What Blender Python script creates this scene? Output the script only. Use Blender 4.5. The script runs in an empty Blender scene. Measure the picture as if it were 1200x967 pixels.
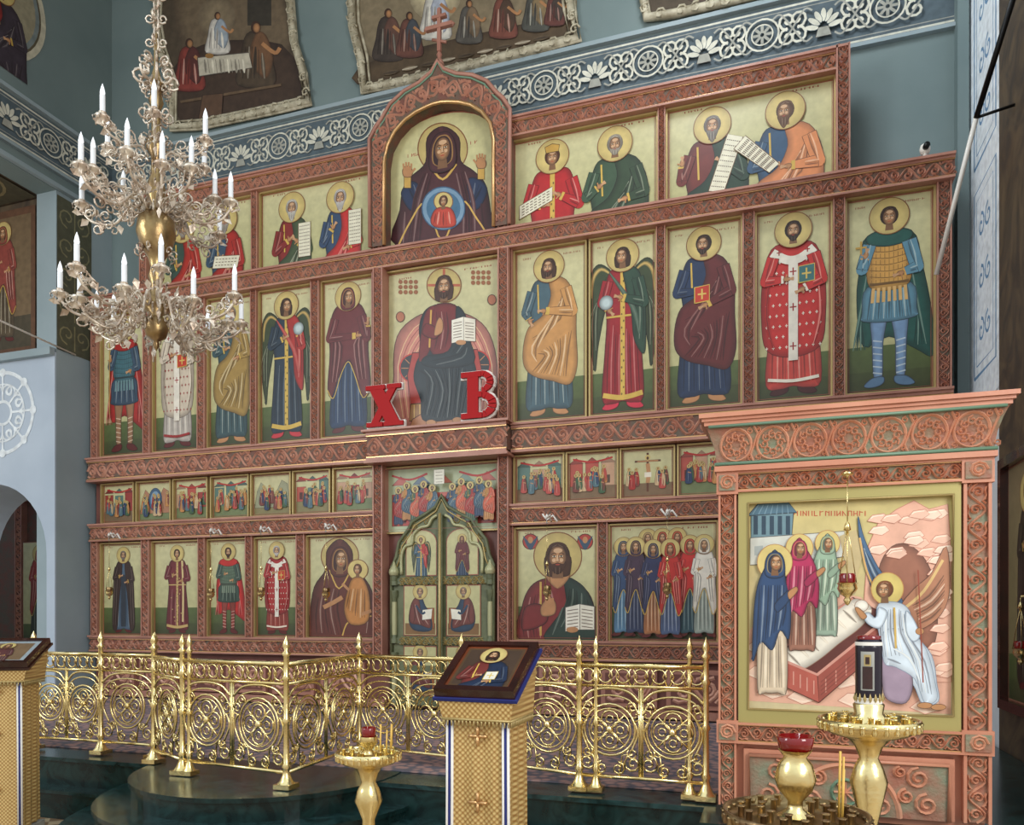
import bpy, math, random
from math import sin, cos, pi, atan, tan
from mathutils import Vector
random.seed(7)
F=900.0; TH=atan(300/900.0); S_=sin(TH); C_=cos(TH); D0=8.5; HC=1.6
def U(px,Y=D0): return Y*tan(atan((px-600)/F)-TH)
def Zp(px,py,Y=D0):
    x=U(px,Y); d=-x*S_+Y*C_
    return HC+(720-py)/F*d
def lin(c):
    o=[]
    for v in c[:3]:
        v=max(0,min(255,v))/255.0
        o.append(v/12.92 if v<=.04045 else ((v+.055)/1.055)**2.4)
    return tuple(o)+(1.0,)
def mix(a,b,t): return tuple(a[i]*(1-t)+b[i]*t for i in range(3))
def lt(c,t=.35): return mix(c,(255,248,228),t)
def dk(c,t=.45): return mix(c,(18,10,10),t)
# ------------------------------------------------------------ materials
def mat(name,col,rough=.5,metal=0,bump=0,bscale=20,col2=None,nscale=5,spec=.5,emit=0,coat=0,noise='n',trans=0):
    m=bpy.data.materials.new(name); m.use_nodes=True
    nt=m.node_tree; b=nt.nodes['Principled BSDF']
    b.inputs['Base Color'].default_value=lin(col); b.inputs['Roughness'].default_value=rough
    b.inputs['Metallic'].default_value=metal
    b.inputs['Specular IOR Level'].default_value=spec
    if coat: b.inputs['Coat Weight'].default_value=coat
    if trans: b.inputs['Transmission Weight'].default_value=trans
    if emit:
        b.inputs['Emission Color'].default_value=lin(col); b.inputs['Emission Strength'].default_value=emit
    tc=nt.nodes.new('ShaderNodeTexCoord')
    if col2:
        if noise=='v':
            n=nt.nodes.new('ShaderNodeTexVoronoi'); n.inputs['Scale'].default_value=nscale; out=n.outputs['Distance']
        elif noise=='m':
            n=nt.nodes.new('ShaderNodeTexNoise'); n.inputs['Scale'].default_value=nscale; n.inputs['Detail'].default_value=8; n.inputs['Distortion'].default_value=2.5; out=n.outputs['Fac']
        else:
            n=nt.nodes.new('ShaderNodeTexNoise'); n.inputs['Scale'].default_value=nscale; n.inputs['Detail'].default_value=6; out=n.outputs['Fac']
        nt.links.new(tc.outputs['Object'],n.inputs['Vector'])
        r=nt.nodes.new('ShaderNodeValToRGB'); r.color_ramp.elements[0].position=.35; r.color_ramp.elements[1].position=.65
        r.color_ramp.elements[0].color=lin(col); r.color_ramp.elements[1].color=lin(col2)
        nt.links.new(out,r.inputs['Fac']); nt.links.new(r.outputs['Color'],b.inputs['Base Color'])
    if bump:
        n=nt.nodes.new('ShaderNodeTexNoise'); n.inputs['Scale'].default_value=bscale; n.inputs['Detail'].default_value=4
        nt.links.new(tc.outputs['Object'],n.inputs['Vector'])
        bp=nt.nodes.new('ShaderNodeBump'); bp.inputs['Strength'].default_value=bump; bp.inputs['Distance'].default_value=.02
        nt.links.new(n.outputs['Fac'],bp.inputs['Height']); nt.links.new(bp.outputs['Normal'],b.inputs['Normal'])
    return m
M={}
M['ground']=mat('carved_wood_ground',(122,76,64),.6,0,.4,60,(98,88,74),8)
M['relief']=mat('carved_wood_relief',(208,158,136),.38,.1,0,20,(188,132,112),6)
M['rail']=mat('carved_wood_moulding',(182,130,112),.4,0,.1,40,(164,112,96),4)
M['gilt']=mat('gilded_moulding',(216,172,120),.3,.7)
M['plum']=mat('painted_wood_dark_red',(122,74,64),.5,0,.1,20,(104,60,52),3)
M['kground']=mat('kiot_ground',(156,102,82),.55,0,.3,60,(126,134,110),7)
M['krelief']=mat('kiot_relief',(222,166,136),.35,.1,0,20,(208,146,116),6)
M['krail']=mat('kiot_moulding',(204,142,114),.35,0,.05,30,(192,126,100),4)
M['teal']=mat('painted_green_trim',(110,142,118),.45)
M['gold']=mat('gilt_wood',(184,162,108),.38,.35)
M['olive']=mat('kiot_olive_gilt_mount',(176,164,104),.35,.35)
M['brass']=mat('polished_brass',(246,226,168),.24,1,.1,35,(230,205,140),9)
M['brassd']=mat('old_brass',(176,150,104),.34,.9,.15,30,(130,104,74),9)
M['chand']=mat('chandelier_metal',(238,228,212),.36,.5,.15,40,(190,168,148),12)
M['candle']=mat('wax_candle',(238,242,246),.4,0,0,20)
M['bulb_glow']=mat('bulb_glass',(240,245,250),.15,0,emit=.5)  # unlit clear bulbs, given a faint glow of their own
M['marble']=mat('green_marble',(10,27,26),.2,0,0,20,(26,52,50),4,noise='m',spec=.35)
M['mtop']=mat('green_marble_top',(14,34,33),.2,0,0,20,(36,64,64),5,noise='m',spec=.35)
M['wallu']=mat('wall_paint_teal',(122,138,138),.75,0,.1,8,(108,125,126),.8)
M['walll']=mat('wall_paint_pale_blue',(186,198,212),.7,0,.1,8,(172,185,200),1)
M['pil']=mat('pilaster_paint',(156,171,177),.7,0,.08,8,(142,158,164),1)
M['white']=mat('window_reveal_white',(234,240,246),.6,0,.05,8)
M['rwall']=mat('wall_mural_brown',(66,56,48),.6,0,.1,8,(98,82,62),2.2,noise='m')
M['red']=mat('red_enamel',(170,10,14),.5,spec=.2)
M['whitep']=mat('white_enamel',(235,230,222),.4)
M['palegreen']=mat('pale_olive_gilt',(178,176,134),.4,.2)
M['redglass']=mat('red_glass',(120,8,10),.08,0,coat=.6,emit=.05)
M['blackm']=mat('black_metal',(20,20,22),.4,.5)
M['wood']=mat('dark_varnished_wood',(58,24,18),.2,0,0,20,(38,15,12),6,coat=.4)
M['blue']=mat('blue_velvet',(30,40,110),.8)
M['cloth']=mat('carpet',(176,140,134),.9,0,.3,200,(104,100,112),14,noise='v')
M['creamf']=mat('stucco_frame_cream',(200,192,168),.55,0,.2,40,(154,144,120),10)
M['concrete']=mat('pedestal_marble',(168,168,160),.4,0,.1,20,(140,140,135),4)
M['door']=mat('royal_door_green_wood',(112,116,84),.5,0,.2,30,(92,98,70),6)
M['wax']=mat('beeswax',(222,178,84),.4)
M['lampblk']=mat('printed_glass_votive',(28,20,34),.25)
def tiles():
    m=bpy.data.materials.new('floor_mosaic_tiles'); m.use_nodes=True; nt=m.node_tree; b=nt.nodes['Principled BSDF']
    tc=nt.nodes.new('ShaderNodeTexCoord'); ck=nt.nodes.new('ShaderNodeTexChecker'); ck.inputs['Scale'].default_value=9
    ck.inputs['Color1'].default_value=lin((200,180,146)); ck.inputs['Color2'].default_value=lin((140,110,80))
    mp=nt.nodes.new('ShaderNodeMapping'); mp.inputs['Rotation'].default_value=(0,0,.785)
    nt.links.new(tc.outputs['Object'],mp.inputs['Vector']); nt.links.new(mp.outputs['Vector'],ck.inputs['Vector'])
    nt.links.new(ck.outputs['Color'],b.inputs['Base Color']); b.inputs['Roughness'].default_value=.35
    return m
M['tile']=tiles()
def brocade():
    m=bpy.data.materials.new('gold_brocade_cloth'); m.use_nodes=True; nt=m.node_tree; b=nt.nodes['Principled BSDF']
    tc=nt.nodes.new('ShaderNodeTexCoord'); mp=nt.nodes.new('ShaderNodeMapping'); mp.inputs['Rotation'].default_value=(.0,.785,0); mp.inputs['Scale'].default_value=(1,.01,1)
    v=nt.nodes.new('ShaderNodeTexVoronoi'); v.inputs['Scale'].default_value=54; v.inputs['Randomness'].default_value=0
    r=nt.nodes.new('ShaderNodeValToRGB'); e=r.color_ramp.elements; e[0].position=.15; e[0].color=lin((228,200,136)); e[1].position=.6; e[1].color=lin((162,118,62))
    nt.links.new(tc.outputs['Object'],mp.inputs['Vector']); nt.links.new(mp.outputs['Vector'],v.inputs['Vector'])
    nt.links.new(v.outputs['Distance'],r.inputs['Fac']); nt.links.new(r.outputs['Color'],b.inputs['Base Color'])
    b.inputs['Roughness'].default_value=.42; b.inputs['Metallic'].default_value=.3
    bp=nt.nodes.new('ShaderNodeBump'); bp.inputs['Strength'].default_value=.3; bp.inputs['Distance'].default_value=.01
    nt.links.new(v.outputs['Distance'],bp.inputs['Height']); nt.links.new(bp.outputs['Normal'],b.inputs['Normal'])
    return m
M['broc']=brocade()
def paintmat(name,rough,gr=0.1):
    m=bpy.data.materials.new(name); m.use_nodes=True; nt=m.node_tree; b=nt.nodes['Principled BSDF']
    a=nt.nodes.new('ShaderNodeAttribute'); a.attribute_name='Col'
    tc=nt.nodes.new('ShaderNodeTexCoord'); n=nt.nodes.new('ShaderNodeTexNoise'); n.inputs['Scale'].default_value=12; n.inputs['Detail'].default_value=8
    nt.links.new(tc.outputs['Object'],n.inputs['Vector'])
    mr=nt.nodes.new('ShaderNodeMapRange'); mr.inputs['From Min'].default_value=.3; mr.inputs['From Max'].default_value=.7; mr.inputs['To Min'].default_value=1-gr; mr.inputs['To Max'].default_value=1+gr
    nt.links.new(n.outputs['Fac'],mr.inputs['Value'])
    mx=nt.nodes.new('ShaderNodeVectorMath'); mx.operation='SCALE'
    nt.links.new(a.outputs['Color'],mx.inputs[0]); nt.links.new(mr.outputs['Result'],mx.inputs['Scale'])
    nt.links.new(mx.outputs['Vector'],b.inputs['Base Color']); b.inputs['Roughness'].default_value=rough
    return m
M['paint']=paintmat('icon_tempera_paint',.4)
M['fresco']=paintmat('wall_fresco_paint',.75,.18)
# ------------------------------------------------------------ mesh builder
class MB:
    def __init__(s): s.v=[];s.f=[];s.m=[];s.sm=[];s.names=[]
    def mi(s,n):
        if n not in s.names: s.names.append(n)
        return s.names.index(n)
    def add(s,vs,fs,m,smooth=False):
        o=len(s.v); s.v+=[tuple(v) for v in vs]; k=s.mi(m)
        for f in fs: s.f.append([i+o for i in f]); s.m.append(k); s.sm.append(smooth)
    def box(s,x0,x1,y0,y1,z0,z1,m):
        vs=[(x,y,z) for x in(x0,x1) for y in(y0,y1) for z in(z0,z1)]
        s.add(vs,[(0,1,3,2),(4,6,7,5),(0,4,5,1),(2,3,7,6),(0,2,6,4),(1,5,7,3)],m)
    def lathe(s,pr,cx,cy,z0,m,n=20,smooth=True,capped=False):
        vs=[];fs=[]
        for r,z in pr:
            for i in range(n): a=2*pi*i/n; vs.append((cx+r*cos(a),cy+r*sin(a),z0+z))
        for j in range(len(pr)-1):
            for i in range(n): k=(i+1)%n; fs.append((j*n+i,j*n+k,(j+1)*n+k,(j+1)*n+i))
        s.add(vs,fs,m,smooth)
        if capped:
            s.add(vs[:n],[tuple(range(n))[::-1]],m); s.add(vs[-n:],[tuple(range(n))],m)
    def tube(s,pts,r,m,n=6,closed=False,r2=None):
        pts=[Vector(p) for p in pts]; N=len(pts); vs=[];fs=[]
        up=Vector((0.13,.21,1)).normalized()
        for i,p in enumerate(pts):
            if closed: t=pts[(i+1)%N]-pts[i-1]
            else: t=pts[min(i+1,N-1)]-pts[max(i-1,0)]
            if t.length<1e-9: t=Vector((0,0,1))
            t.normalize(); a=t.cross(up)
            if a.length<.1: a=t.cross(Vector((1,.3,0)))
            a.normalize(); b=t.cross(a)
            rr=r if r2 is None else r+(r2-r)*i/max(1,N-1)
            for k in range(n):
                q=2*pi*k/n; vs.append(p+a*rr*cos(q)+b*rr*sin(q))
        for i in range(N if closed else N-1):
            j=(i+1)%N
            for k in range(n): l=(k+1)%n; fs.append((i*n+k,i*n+l,j*n+l,j*n+k))
        if not closed: fs.append(tuple(range(n))[::-1]); fs.append(tuple((N-1)*n+k for k in range(n)))
        s.add(vs,fs,m,True)
    def ribbon(s,pts,w,h,m,fn,taper=False):
        N=len(pts); vs=[];fs=[]
        for i in range(N):
            a=pts[max(i-1,0)];b=pts[min(i+1,N-1)]
            dx,dy=b[0]-a[0],b[1]-a[1]; L=math.hypot(dx,dy) or 1
            ww=w*(1-.6*i/N) if taper else w
            nx,ny=-dy/L*ww/2,dx/L*ww/2; p=pts[i]
            vs+= [fn(p[0]+nx,p[1]+ny,0),fn(p[0],p[1],h),fn(p[0]-nx,p[1]-ny,0)]
        for i in range(N-1):
            o=i*3; fs+=[(o,o+1,o+4,o+3),(o+1,o+2,o+5,o+4)]
        s.add(vs,fs,m,False)
    def obj(s,name,parent=None,loc=None):
        me=bpy.data.meshes.new(name); me.from_pydata(s.v,[],s.f)
        for n in s.names: me.materials.append(M[n])
        me.polygons.foreach_set('material_index',s.m); me.polygons.foreach_set('use_smooth',s.sm); me.update()
        o=bpy.data.objects.new(name,me); bpy.context.scene.collection.objects.link(o)
        if parent: o.parent=parent
        if loc: o.location=loc
        return o
def empty(name,loc=(0,0,0)):
    o=bpy.data.objects.new(name,None); bpy.context.scene.collection.objects.link(o); o.location=loc; return o
def spiral(cx,cy,r0,r1,a0,turns,n=14):
    return [(cx+(r0+(r1-r0)*i/n)*cos(a0+turns*2*pi*i/n),cy+(r0+(r1-r0)*i/n)*sin(a0+turns*2*pi*i/n)) for i in range(n+1)]
def scrolls(mb,L,w,fn,m,h=.02,k=.8):
    """vine scroll relief of length L, band width w (centred t=0)"""
    n=max(2,int(round(L/(w*k)))); q=L/n; rw=w*.14
    st=[]
    for i in range(n*5+1):
        t=i/5.0; st.append((t*q,sin(t*pi)*w*.4))
    mb.ribbon(st,rw,h,m,fn)
    for i in range(n):
        sg=1 if i%2==0 else -1; cx=(i+.5)*q
        mb.ribbon(spiral(cx,-sg*w*.06,w*.3,w*.04,sg*pi/2,-sg*1.35,12),rw,h*1.1,m,fn)
        mb.ribbon([(cx-q*.45,-sg*w*.36),(cx-q*.2,-sg*w*.46),(cx+q*.05,-sg*w*.40),(cx+q*.3,-sg*w*.46)],rw,h,m,fn)
        mb.ribbon([(cx+q*.35,sg*w*.45),(cx+q*.5,sg*w*.28),(cx+q*.62,sg*w*.44)],rw*.9,h,m,fn)
def hbeam(mb,x0,x1,z0,z1,yf,yb,g='ground',r='relief',t='rail'):
    w=z1-z0; e=w*.10
    mb.box(x0,x1,yf+.015,yb,z0+e*.5,z1-e*.5,g)
    mb.box(x0,x1,yf-.015,yb,z1-e,z1,t); mb.box(x0,x1,yf-.015,yb,z0,z0+e,t)
    mb.box(x0,x1,yf-.004,yf+.015,z1-e*1.45,z1-e,'gilt'); mb.box(x0,x1,yf-.004,yf+.015,z0+e,z0+e*1.45,'gilt')
    zc=(z0+z1)/2
    scrolls(mb,x1-x0,w-3*e,lambda a,b,h:(x0+a,yf+.015-h,zc+b),r,.022)
def vbeam(mb,x0,x1,z0,z1,yf,yb,g='ground',r='relief',t='rail'):
    w=x1-x0; e=w*.12
    mb.box(x0+e*.5,x1-e*.5,yf+.012,yb,z0,z1,g)
    mb.box(x0,x0+e,yf-.01,yb,z0,z1,t); mb.box(x1-e,x1,yf-.01,yb,z0,z1,t)
    xc=(x0+x1)/2
    scrolls(mb,z1-z0,w-2.2*e,lambda a,b,h:(xc+b,yf+.012-h,z0+a),r,.018,.95)
# ------------------------------------------------------------ painting canvas
def crom(pts,n=5,closed=True):
    out=[];N=len(pts)
    rng=range(N) if closed else range(N-1)
    for i in rng:
        if closed: p0,p1,p2,p3=pts[i-1],pts[i],pts[(i+1)%N],pts[(i+2)%N]
        else: p0,p1,p2,p3=pts[max(i-1,0)],pts[i],pts[i+1],pts[min(i+2,N-1)]
        for k in range(n):
            t=k/n; t2=t*t;t3=t2*t
            out.append(tuple(.5*((2*p1[j])+(-p0[j]+p2[j])*t+(2*p0[j]-5*p1[j]+4*p2[j]-p3[j])*t2+(-p0[j]+3*p1[j]-3*p2[j]+p3[j])*t3) for j in(0,1)))
    if not closed: out.append(pts[-1])
    return out
def clipr(p,w,h):
    for ax,lim,sg in((0,0,1),(0,w,-1),(1,0,1),(1,h,-1)):
        if not p: return p
        if all(sg*(q[ax]-lim)>=0 for q in p): continue
        o=[];N=len(p)
        for i in range(N):
            a,b=p[i-1],p[i]; ia=sg*(a[ax]-lim)>=0; ib=sg*(b[ax]-lim)>=0
            if ia!=ib:
                t=(lim-a[ax])/(b[ax]-a[ax]); q=[a[k]+(b[k]-a[k])*t for k in range(5)]; q[ax]=lim; o.append(tuple(q))
            if ib: o.append(b)
        p=o
    return p
class CV:
    def __init__(s,w,h,eps=.00007): s.w,s.h,s.eps=w,h,eps; s.v=[];s.f=[];s.c=[];s.L=1;s.ox=s.oy=0;s.sc=1;s.fx=1;s.map=None;s.soft=True
    def T(s,ox=0,oy=0,sc=1,fx=1): s.ox,s.oy,s.sc,s.fx=ox,oy,sc,fx; s.map=None
    def tr(s,p):
        if s.map: return s.map(p)
        return (s.ox+s.fx*s.sc*p[0],s.oy+s.sc*p[1])
    def put(s,pts,cols,j=0):
        q=[]
        one=not isinstance(cols,list)
        for i,p in enumerate(pts):
            a=s.tr(p); c=cols if one else cols[i]; q.append((a[0],a[1],c[0],c[1],c[2]))
        q=clipr(q,s.w,s.h)
        if len(q)<3: return
        ar=sum(q[i-1][0]*q[i][1]-q[i][0]*q[i-1][1] for i in range(len(q)))
        if abs(ar)<1e-9: return
        if ar<0: q=q[::-1]
        z=(s.L+j)*s.eps
        o=len(s.v); s.v+=[(a[0],a[1],z) for a in q]; s.f.append(list(range(o,o+len(q)))); s.c+=[a[2:] for a in q]
    def poly(s,pts,col,sm=True,ol=0,n=4,olc=None,soft=None,sd=.11,edge=.3):
        p=crom(pts,n) if sm else list(pts)
        s.put(p,col); s.L+=1
        if soft is None: soft=sm
        if soft and s.soft:
            N=len(p); ar=sum(p[i-1][0]*p[i][1]-p[i][0]*p[i-1][1] for i in range(N)); sg=1 if ar>0 else -1
            xs=[a[0] for a in p]; ys=[a[1] for a in p]; d=min(max(xs)-min(xs),max(ys)-min(ys))*sd
            inn=[]
            for i in range(N):
                a=p[i-1];b=p[(i+1)%N]; dx,dy=b[0]-a[0],b[1]-a[1]; L=math.hypot(dx,dy) or 1
                e1=(p[i][0]-a[0],p[i][1]-a[1]); e2=(b[0]-p[i][0],b[1]-p[i][1]); l1=math.hypot(*e1) or 1; l2=math.hypot(*e2) or 1
                cs=(e1[0]*e2[0]+e1[1]*e2[1])/(l1*l2); dd_=d*(1 if cs>.75 else .3 if cs>.2 else .08)
                inn.append((p[i][0]-sg*dy/L*dd_,p[i][1]+sg*dx/L*dd_))
            ce=dk(col,edge)
            for i in range(N):
                j=(i+1)%N; q=[p[i],p[j],inn[j],inn[i]]
                aa=sum(q[k-1][0]*q[k][1]-q[k][0]*q[k-1][1] for k in range(4))
                if aa*sg>0 and (inn[j][0]-inn[i][0])*(p[j][0]-p[i][0])+(inn[j][1]-inn[i][1])*(p[j][1]-p[i][1])>0: s.put(q,[ce,ce,col,col],(i%9)*.25)
            s.L+=3
        if ol: s.line(p+[p[0]],ol,olc or dk(col,.6),False)
    def line(s,pts,w,col,sm=True,nl=True,n=4):
        p=crom(pts,n,False) if sm and len(pts)>2 else list(pts)
        N=len(p); e=[]
        for i in range(N):
            a=p[max(i-1,0)];b=p[min(i+1,N-1)]; dx,dy=b[0]-a[0],b[1]-a[1]; L=math.hypot(dx,dy) or 1
            nx,ny=-dy/L*w/2,dx/L*w/2; e.append(((p[i][0]+nx,p[i][1]+ny),(p[i][0]-nx,p[i][1]-ny)))
        for i in range(N-1): s.put([e[i][0],e[i+1][0],e[i+1][1],e[i][1]],col)
        if nl: s.L+=1
    def soft_line(s,pts,w,col,base,n=4):
        p=crom(pts,n,False) if len(pts)>2 else [tuple(pts[0][k]+(pts[1][k]-pts[0][k])*t/4 for k in(0,1)) for t in range(5)]
        N=len(p); e=[]
        for i in range(N):
            a=p[max(i-1,0)];b=p[min(i+1,N-1)]; dx,dy=b[0]-a[0],b[1]-a[1]; L=math.hypot(dx,dy) or 1
            ww=w*(.12+.88*sin(pi*(i+.3)/(N-.4)))
            nx,ny=-dy/L*ww/2,dx/L*ww/2; e.append(((p[i][0]+nx,p[i][1]+ny),p[i],(p[i][0]-nx,p[i][1]-ny)))
        for i in range(N-1):
            s.put([e[i][0],e[i+1][0],e[i+1][1],e[i][1]],[base,base,col,col],(i%4)*.2); s.put([e[i][1],e[i+1][1],e[i+1][2],e[i][2]],[col,col,base,base],(i%4)*.2)
        s.L+=1
    def ell(s,cx,cy,rx,ry,col,ol=0,n=20,olc=None,a0=0,soft=False,edge=.35,sd=.3):
        p=[]
        for i in range(n):
            t=2*pi*i/n; x,y=rx*cos(t),ry*sin(t); p.append((cx+x*cos(a0)-y*sin(a0),cy+x*sin(a0)+y*cos(a0)))
        s.poly(p,col,False,ol,olc=olc,soft=soft,sd=sd,edge=edge)
    def rect(s,x0,y0,x1,y1,col,ol=0,olc=None): s.poly([(x0,y0),(x1,y0),(x1,y1),(x0,y1)],col,False,ol,olc=olc)
    def glyph(s,x,y,w,h,n,col):
        for i in range(n):
            gx=x+w*(i+.2)/n; gw=w/n*.6
            s.line([(gx,y),(gx,y+h)],gw*.3,col,False,False)
            if random.random()<.6: s.line([(gx+gw,y),(gx+gw,y+h)],gw*.3,col,False,False)
            s.L+=1
            if random.random()<.7: s.line([(gx,y+h*random.random()),(gx+gw,y+h*random.random())],abs(h)*.16,col,False,False)
        s.L+=1
    def obj(s,name,O,R=(1,0,0),Up=(0,0,1),Nn=(0,-1,0),parent=None,m='paint',thick=0):
        O,R,Up,Nn=map(Vector,(O,R,Up,Nn))
        me=bpy.data.meshes.new(name); me.from_pydata([tuple(O+R*a+Up*b+Nn*c) for a,b,c in s.v],[],s.f)
        at=me.attributes.new('Col','FLOAT_COLOR','CORNER')
        at.data.foreach_set('color',[x for c in s.c for x in lin(c)])
        me.materials.append(M[m]); me.update()
        o=bpy.data.objects.new(name,me); bpy.context.scene.collection.objects.link(o)
        if parent: o.parent=parent
        return o
GOLD=(190,184,134); GREEN=(88,102,58); SK=(184,132,88)
HALO=(206,184,116); HOL=(128,84,52)
def lum(c): return (c[0]*.3+c[1]*.59+c[2]*.11)/255
def folds(cv,col,lines,w=.006):
    l_=lum(col); k=.42 if l_>.3 else .3 if l_>.22 else .2
    for i,l in enumerate(lines):
        cv.soft_line(l,w*2.6,lt(col,k) if i%2 else dk(col,.5),col,3)
        if i%2: cv.line(l,w*.35,lt(col,k+.15),True,True,3)
        if i+1<len(lines) and len(l)==len(lines[i+1]):
            m=[((a[0]*.55+b[0]*.45),(a[1]*.55+b[1]*.45)) for a,b in zip(l,lines[i+1])]
            if math.hypot(l[0][0]-lines[i+1][0][0],l[0][1]-lines[i+1][0][1])<w*7: cv.line(m,w*.4,dk(col,.35),True,True,3)
def head(cv,cx,cy,r,hair=(60,38,24),beard=1,halo=True,hood=None,skin=SK,turn=0,crown=None,longh=False,halor=1.9):
    if halo:
        cv.ell(cx,cy+.1*r,halor*r,halor*r,HALO,r*.09,30,HOL,soft=True,edge=.12,sd=.2)
    if hood:
        cv.poly([(cx-1.0*r,cy-1.3*r),(cx-1.0*r,cy+.2*r),(cx-.6*r,cy+1.05*r),(cx,cy+1.25*r),(cx+.6*r,cy+1.05*r),(cx+1.0*r,cy+.2*r),(cx+1.0*r,cy-1.3*r),(cx,cy-1.7*r)],hood,True,r*.06)
        cv.poly([(cx-.76*r,cy-.9*r),(cx-.8*r,cy+.2*r),(cx-.45*r,cy+.9*r),(cx,cy+1.04*r),(cx+.45*r,cy+.9*r),(cx+.8*r,cy+.2*r),(cx+.76*r,cy-.9*r),(cx,cy-1.25*r)],mix(hood,(200,160,80),.6),soft=False)
        cv.poly([(cx-.66*r,cy-.9*r),(cx-.7*r,cy+.2*r),(cx-.4*r,cy+.8*r),(cx,cy+.95*r),(cx+.4*r,cy+.8*r),(cx+.7*r,cy+.2*r),(cx+.66*r,cy-.9*r),(cx,cy-1.2*r)],dk(hood,.45),soft=False)
    else:
        cv.ell(cx,cy+.12*r,.88*r,.98*r,hair,soft=True)
        if longh: cv.poly([(cx-.82*r,cy+.2*r),(cx-.92*r,cy-.9*r),(cx-.6*r,cy-1.3*r),(cx+.6*r,cy-1.3*r),(cx+.92*r,cy-.9*r),(cx+.82*r,cy+.2*r)],hair)
    cv.poly([(cx-.3*r,cy-.5*r),(cx+.3*r,cy-.5*r),(cx+.4*r,cy-1.4*r),(cx-.4*r,cy-1.4*r)],dk(skin,.35),False)
    t=turn*.14*r
    if beard==2: cv.poly([(cx-.55*r+t,cy-.25*r),(cx-.5*r+t,cy-.9*r),(cx+t,cy-1.7*r),(cx+.5*r+t,cy-.9*r),(cx+.55*r+t,cy-.25*r)],hair)
    elif beard==1: cv.poly([(cx-.55*r+t,cy-.25*r),(cx-.48*r+t,cy-.75*r),(cx+t,cy-1.15*r),(cx+.48*r+t,cy-.75*r),(cx+.55*r+t,cy-.25*r)],hair)
    cv.ell(cx+t,cy-.0*r,.6*r,.86*r,skin,soft=True,edge=.55,sd=.34,n=24)
    cv.ell(cx+t+.02*r,cy+.5*r,.32*r,.17*r,lt(skin,.28),0,14,soft=False)
    for sx in(-1,1):
        cv.ell(cx+t+sx*.27*r,cy-.16*r,.14*r,.13*r,lt(skin,.3),0,10)
        cv.ell(cx+t+sx*.25*r,cy+.11*r,.17*r,.11*r,dk(skin,.4),0,10)
        cv.ell(cx+t+sx*.25*r,cy+.1*r,.13*r,.055*r,(232,214,184),0,10); cv.ell(cx+t+sx*.25*r,cy+.105*r,.06*r,.065*r,(25,15,10),0,8)
        cv.line([(cx+t+sx*.08*r,cy+.25*r),(cx+t+sx*.28*r,cy+.33*r),(cx+t+sx*.46*r,cy+.22*r)],.05*r,dk(hair if not hood else (60,38,24),.3))
    cv.poly([(cx+t-.05*r,cy+.2*r),(cx+t+.05*r,cy+.2*r),(cx+t+.1*r,cy-.2*r),(cx+t,cy-.27*r),(cx+t-.1*r,cy-.2*r)],lt(skin,.3),False)
    cv.line([(cx+t+.06*r,cy+.2*r),(cx+t+.09*r,cy-.12*r),(cx+t+.13*r,cy-.22*r),(cx+t-.1*r,cy-.27*r)],.05*r,dk(skin,.5),False)
    if beard:
        cv.poly([(cx-.56*r+t,cy-.22*r),(cx-.42*r+t,cy-.42*r),(cx-.15*r+t,cy-.36*r),(cx+t,cy-.32*r),(cx+.15*r+t,cy-.36*r),(cx+.42*r+t,cy-.42*r),(cx+.56*r+t,cy-.22*r),(cx+.46*r+t,cy-.75*r),(cx+t,cy-.98*r),(cx-.46*r+t,cy-.75*r)],hair,sd=.05)
        folds(cv,hair,[[(cx+t+k*.15*r,cy-.62*r),(cx+t+k*.13*r,cy-(.8+.3*beard)*r)] for k in(-2,-1,0,1,2)],.03*r)
    cv.ell(cx+t,cy-.46*r,.17*r,.05*r,(164,70,54),0,10)
    if not hood:
        cv.poly([(cx-.75*r,cy+.1*r),(cx-.62*r,cy+.85*r),(cx,cy+1.1*r),(cx+.62*r,cy+.85*r),(cx+.75*r,cy+.1*r),(cx+.52*r,cy+.6*r),(cx,cy+.78*r),(cx-.52*r,cy+.6*r)],hair,sd=.04)
        folds(cv,hair,[[(cx-.1*r,cy+1.0*r),(cx-.5*r,cy+.7*r),(cx-.66*r,cy+.3*r)],[(cx-.05*r,cy+.9*r),(cx-.4*r,cy+.72*r)],[(cx+.1*r,cy+1.0*r),(cx+.5*r,cy+.7*r),(cx+.66*r,cy+.3*r)],[(cx+.05*r,cy+.9*r),(cx+.4*r,cy+.72*r)]],.03*r)
    if crown: cv.poly([(cx-.7*r,cy+.55*r),(cx-.85*r,cy+1.25*r),(cx,cy+1.5*r),(cx+.85*r,cy+1.25*r),(cx+.7*r,cy+.55*r)],crown,False,r*.08)
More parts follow.
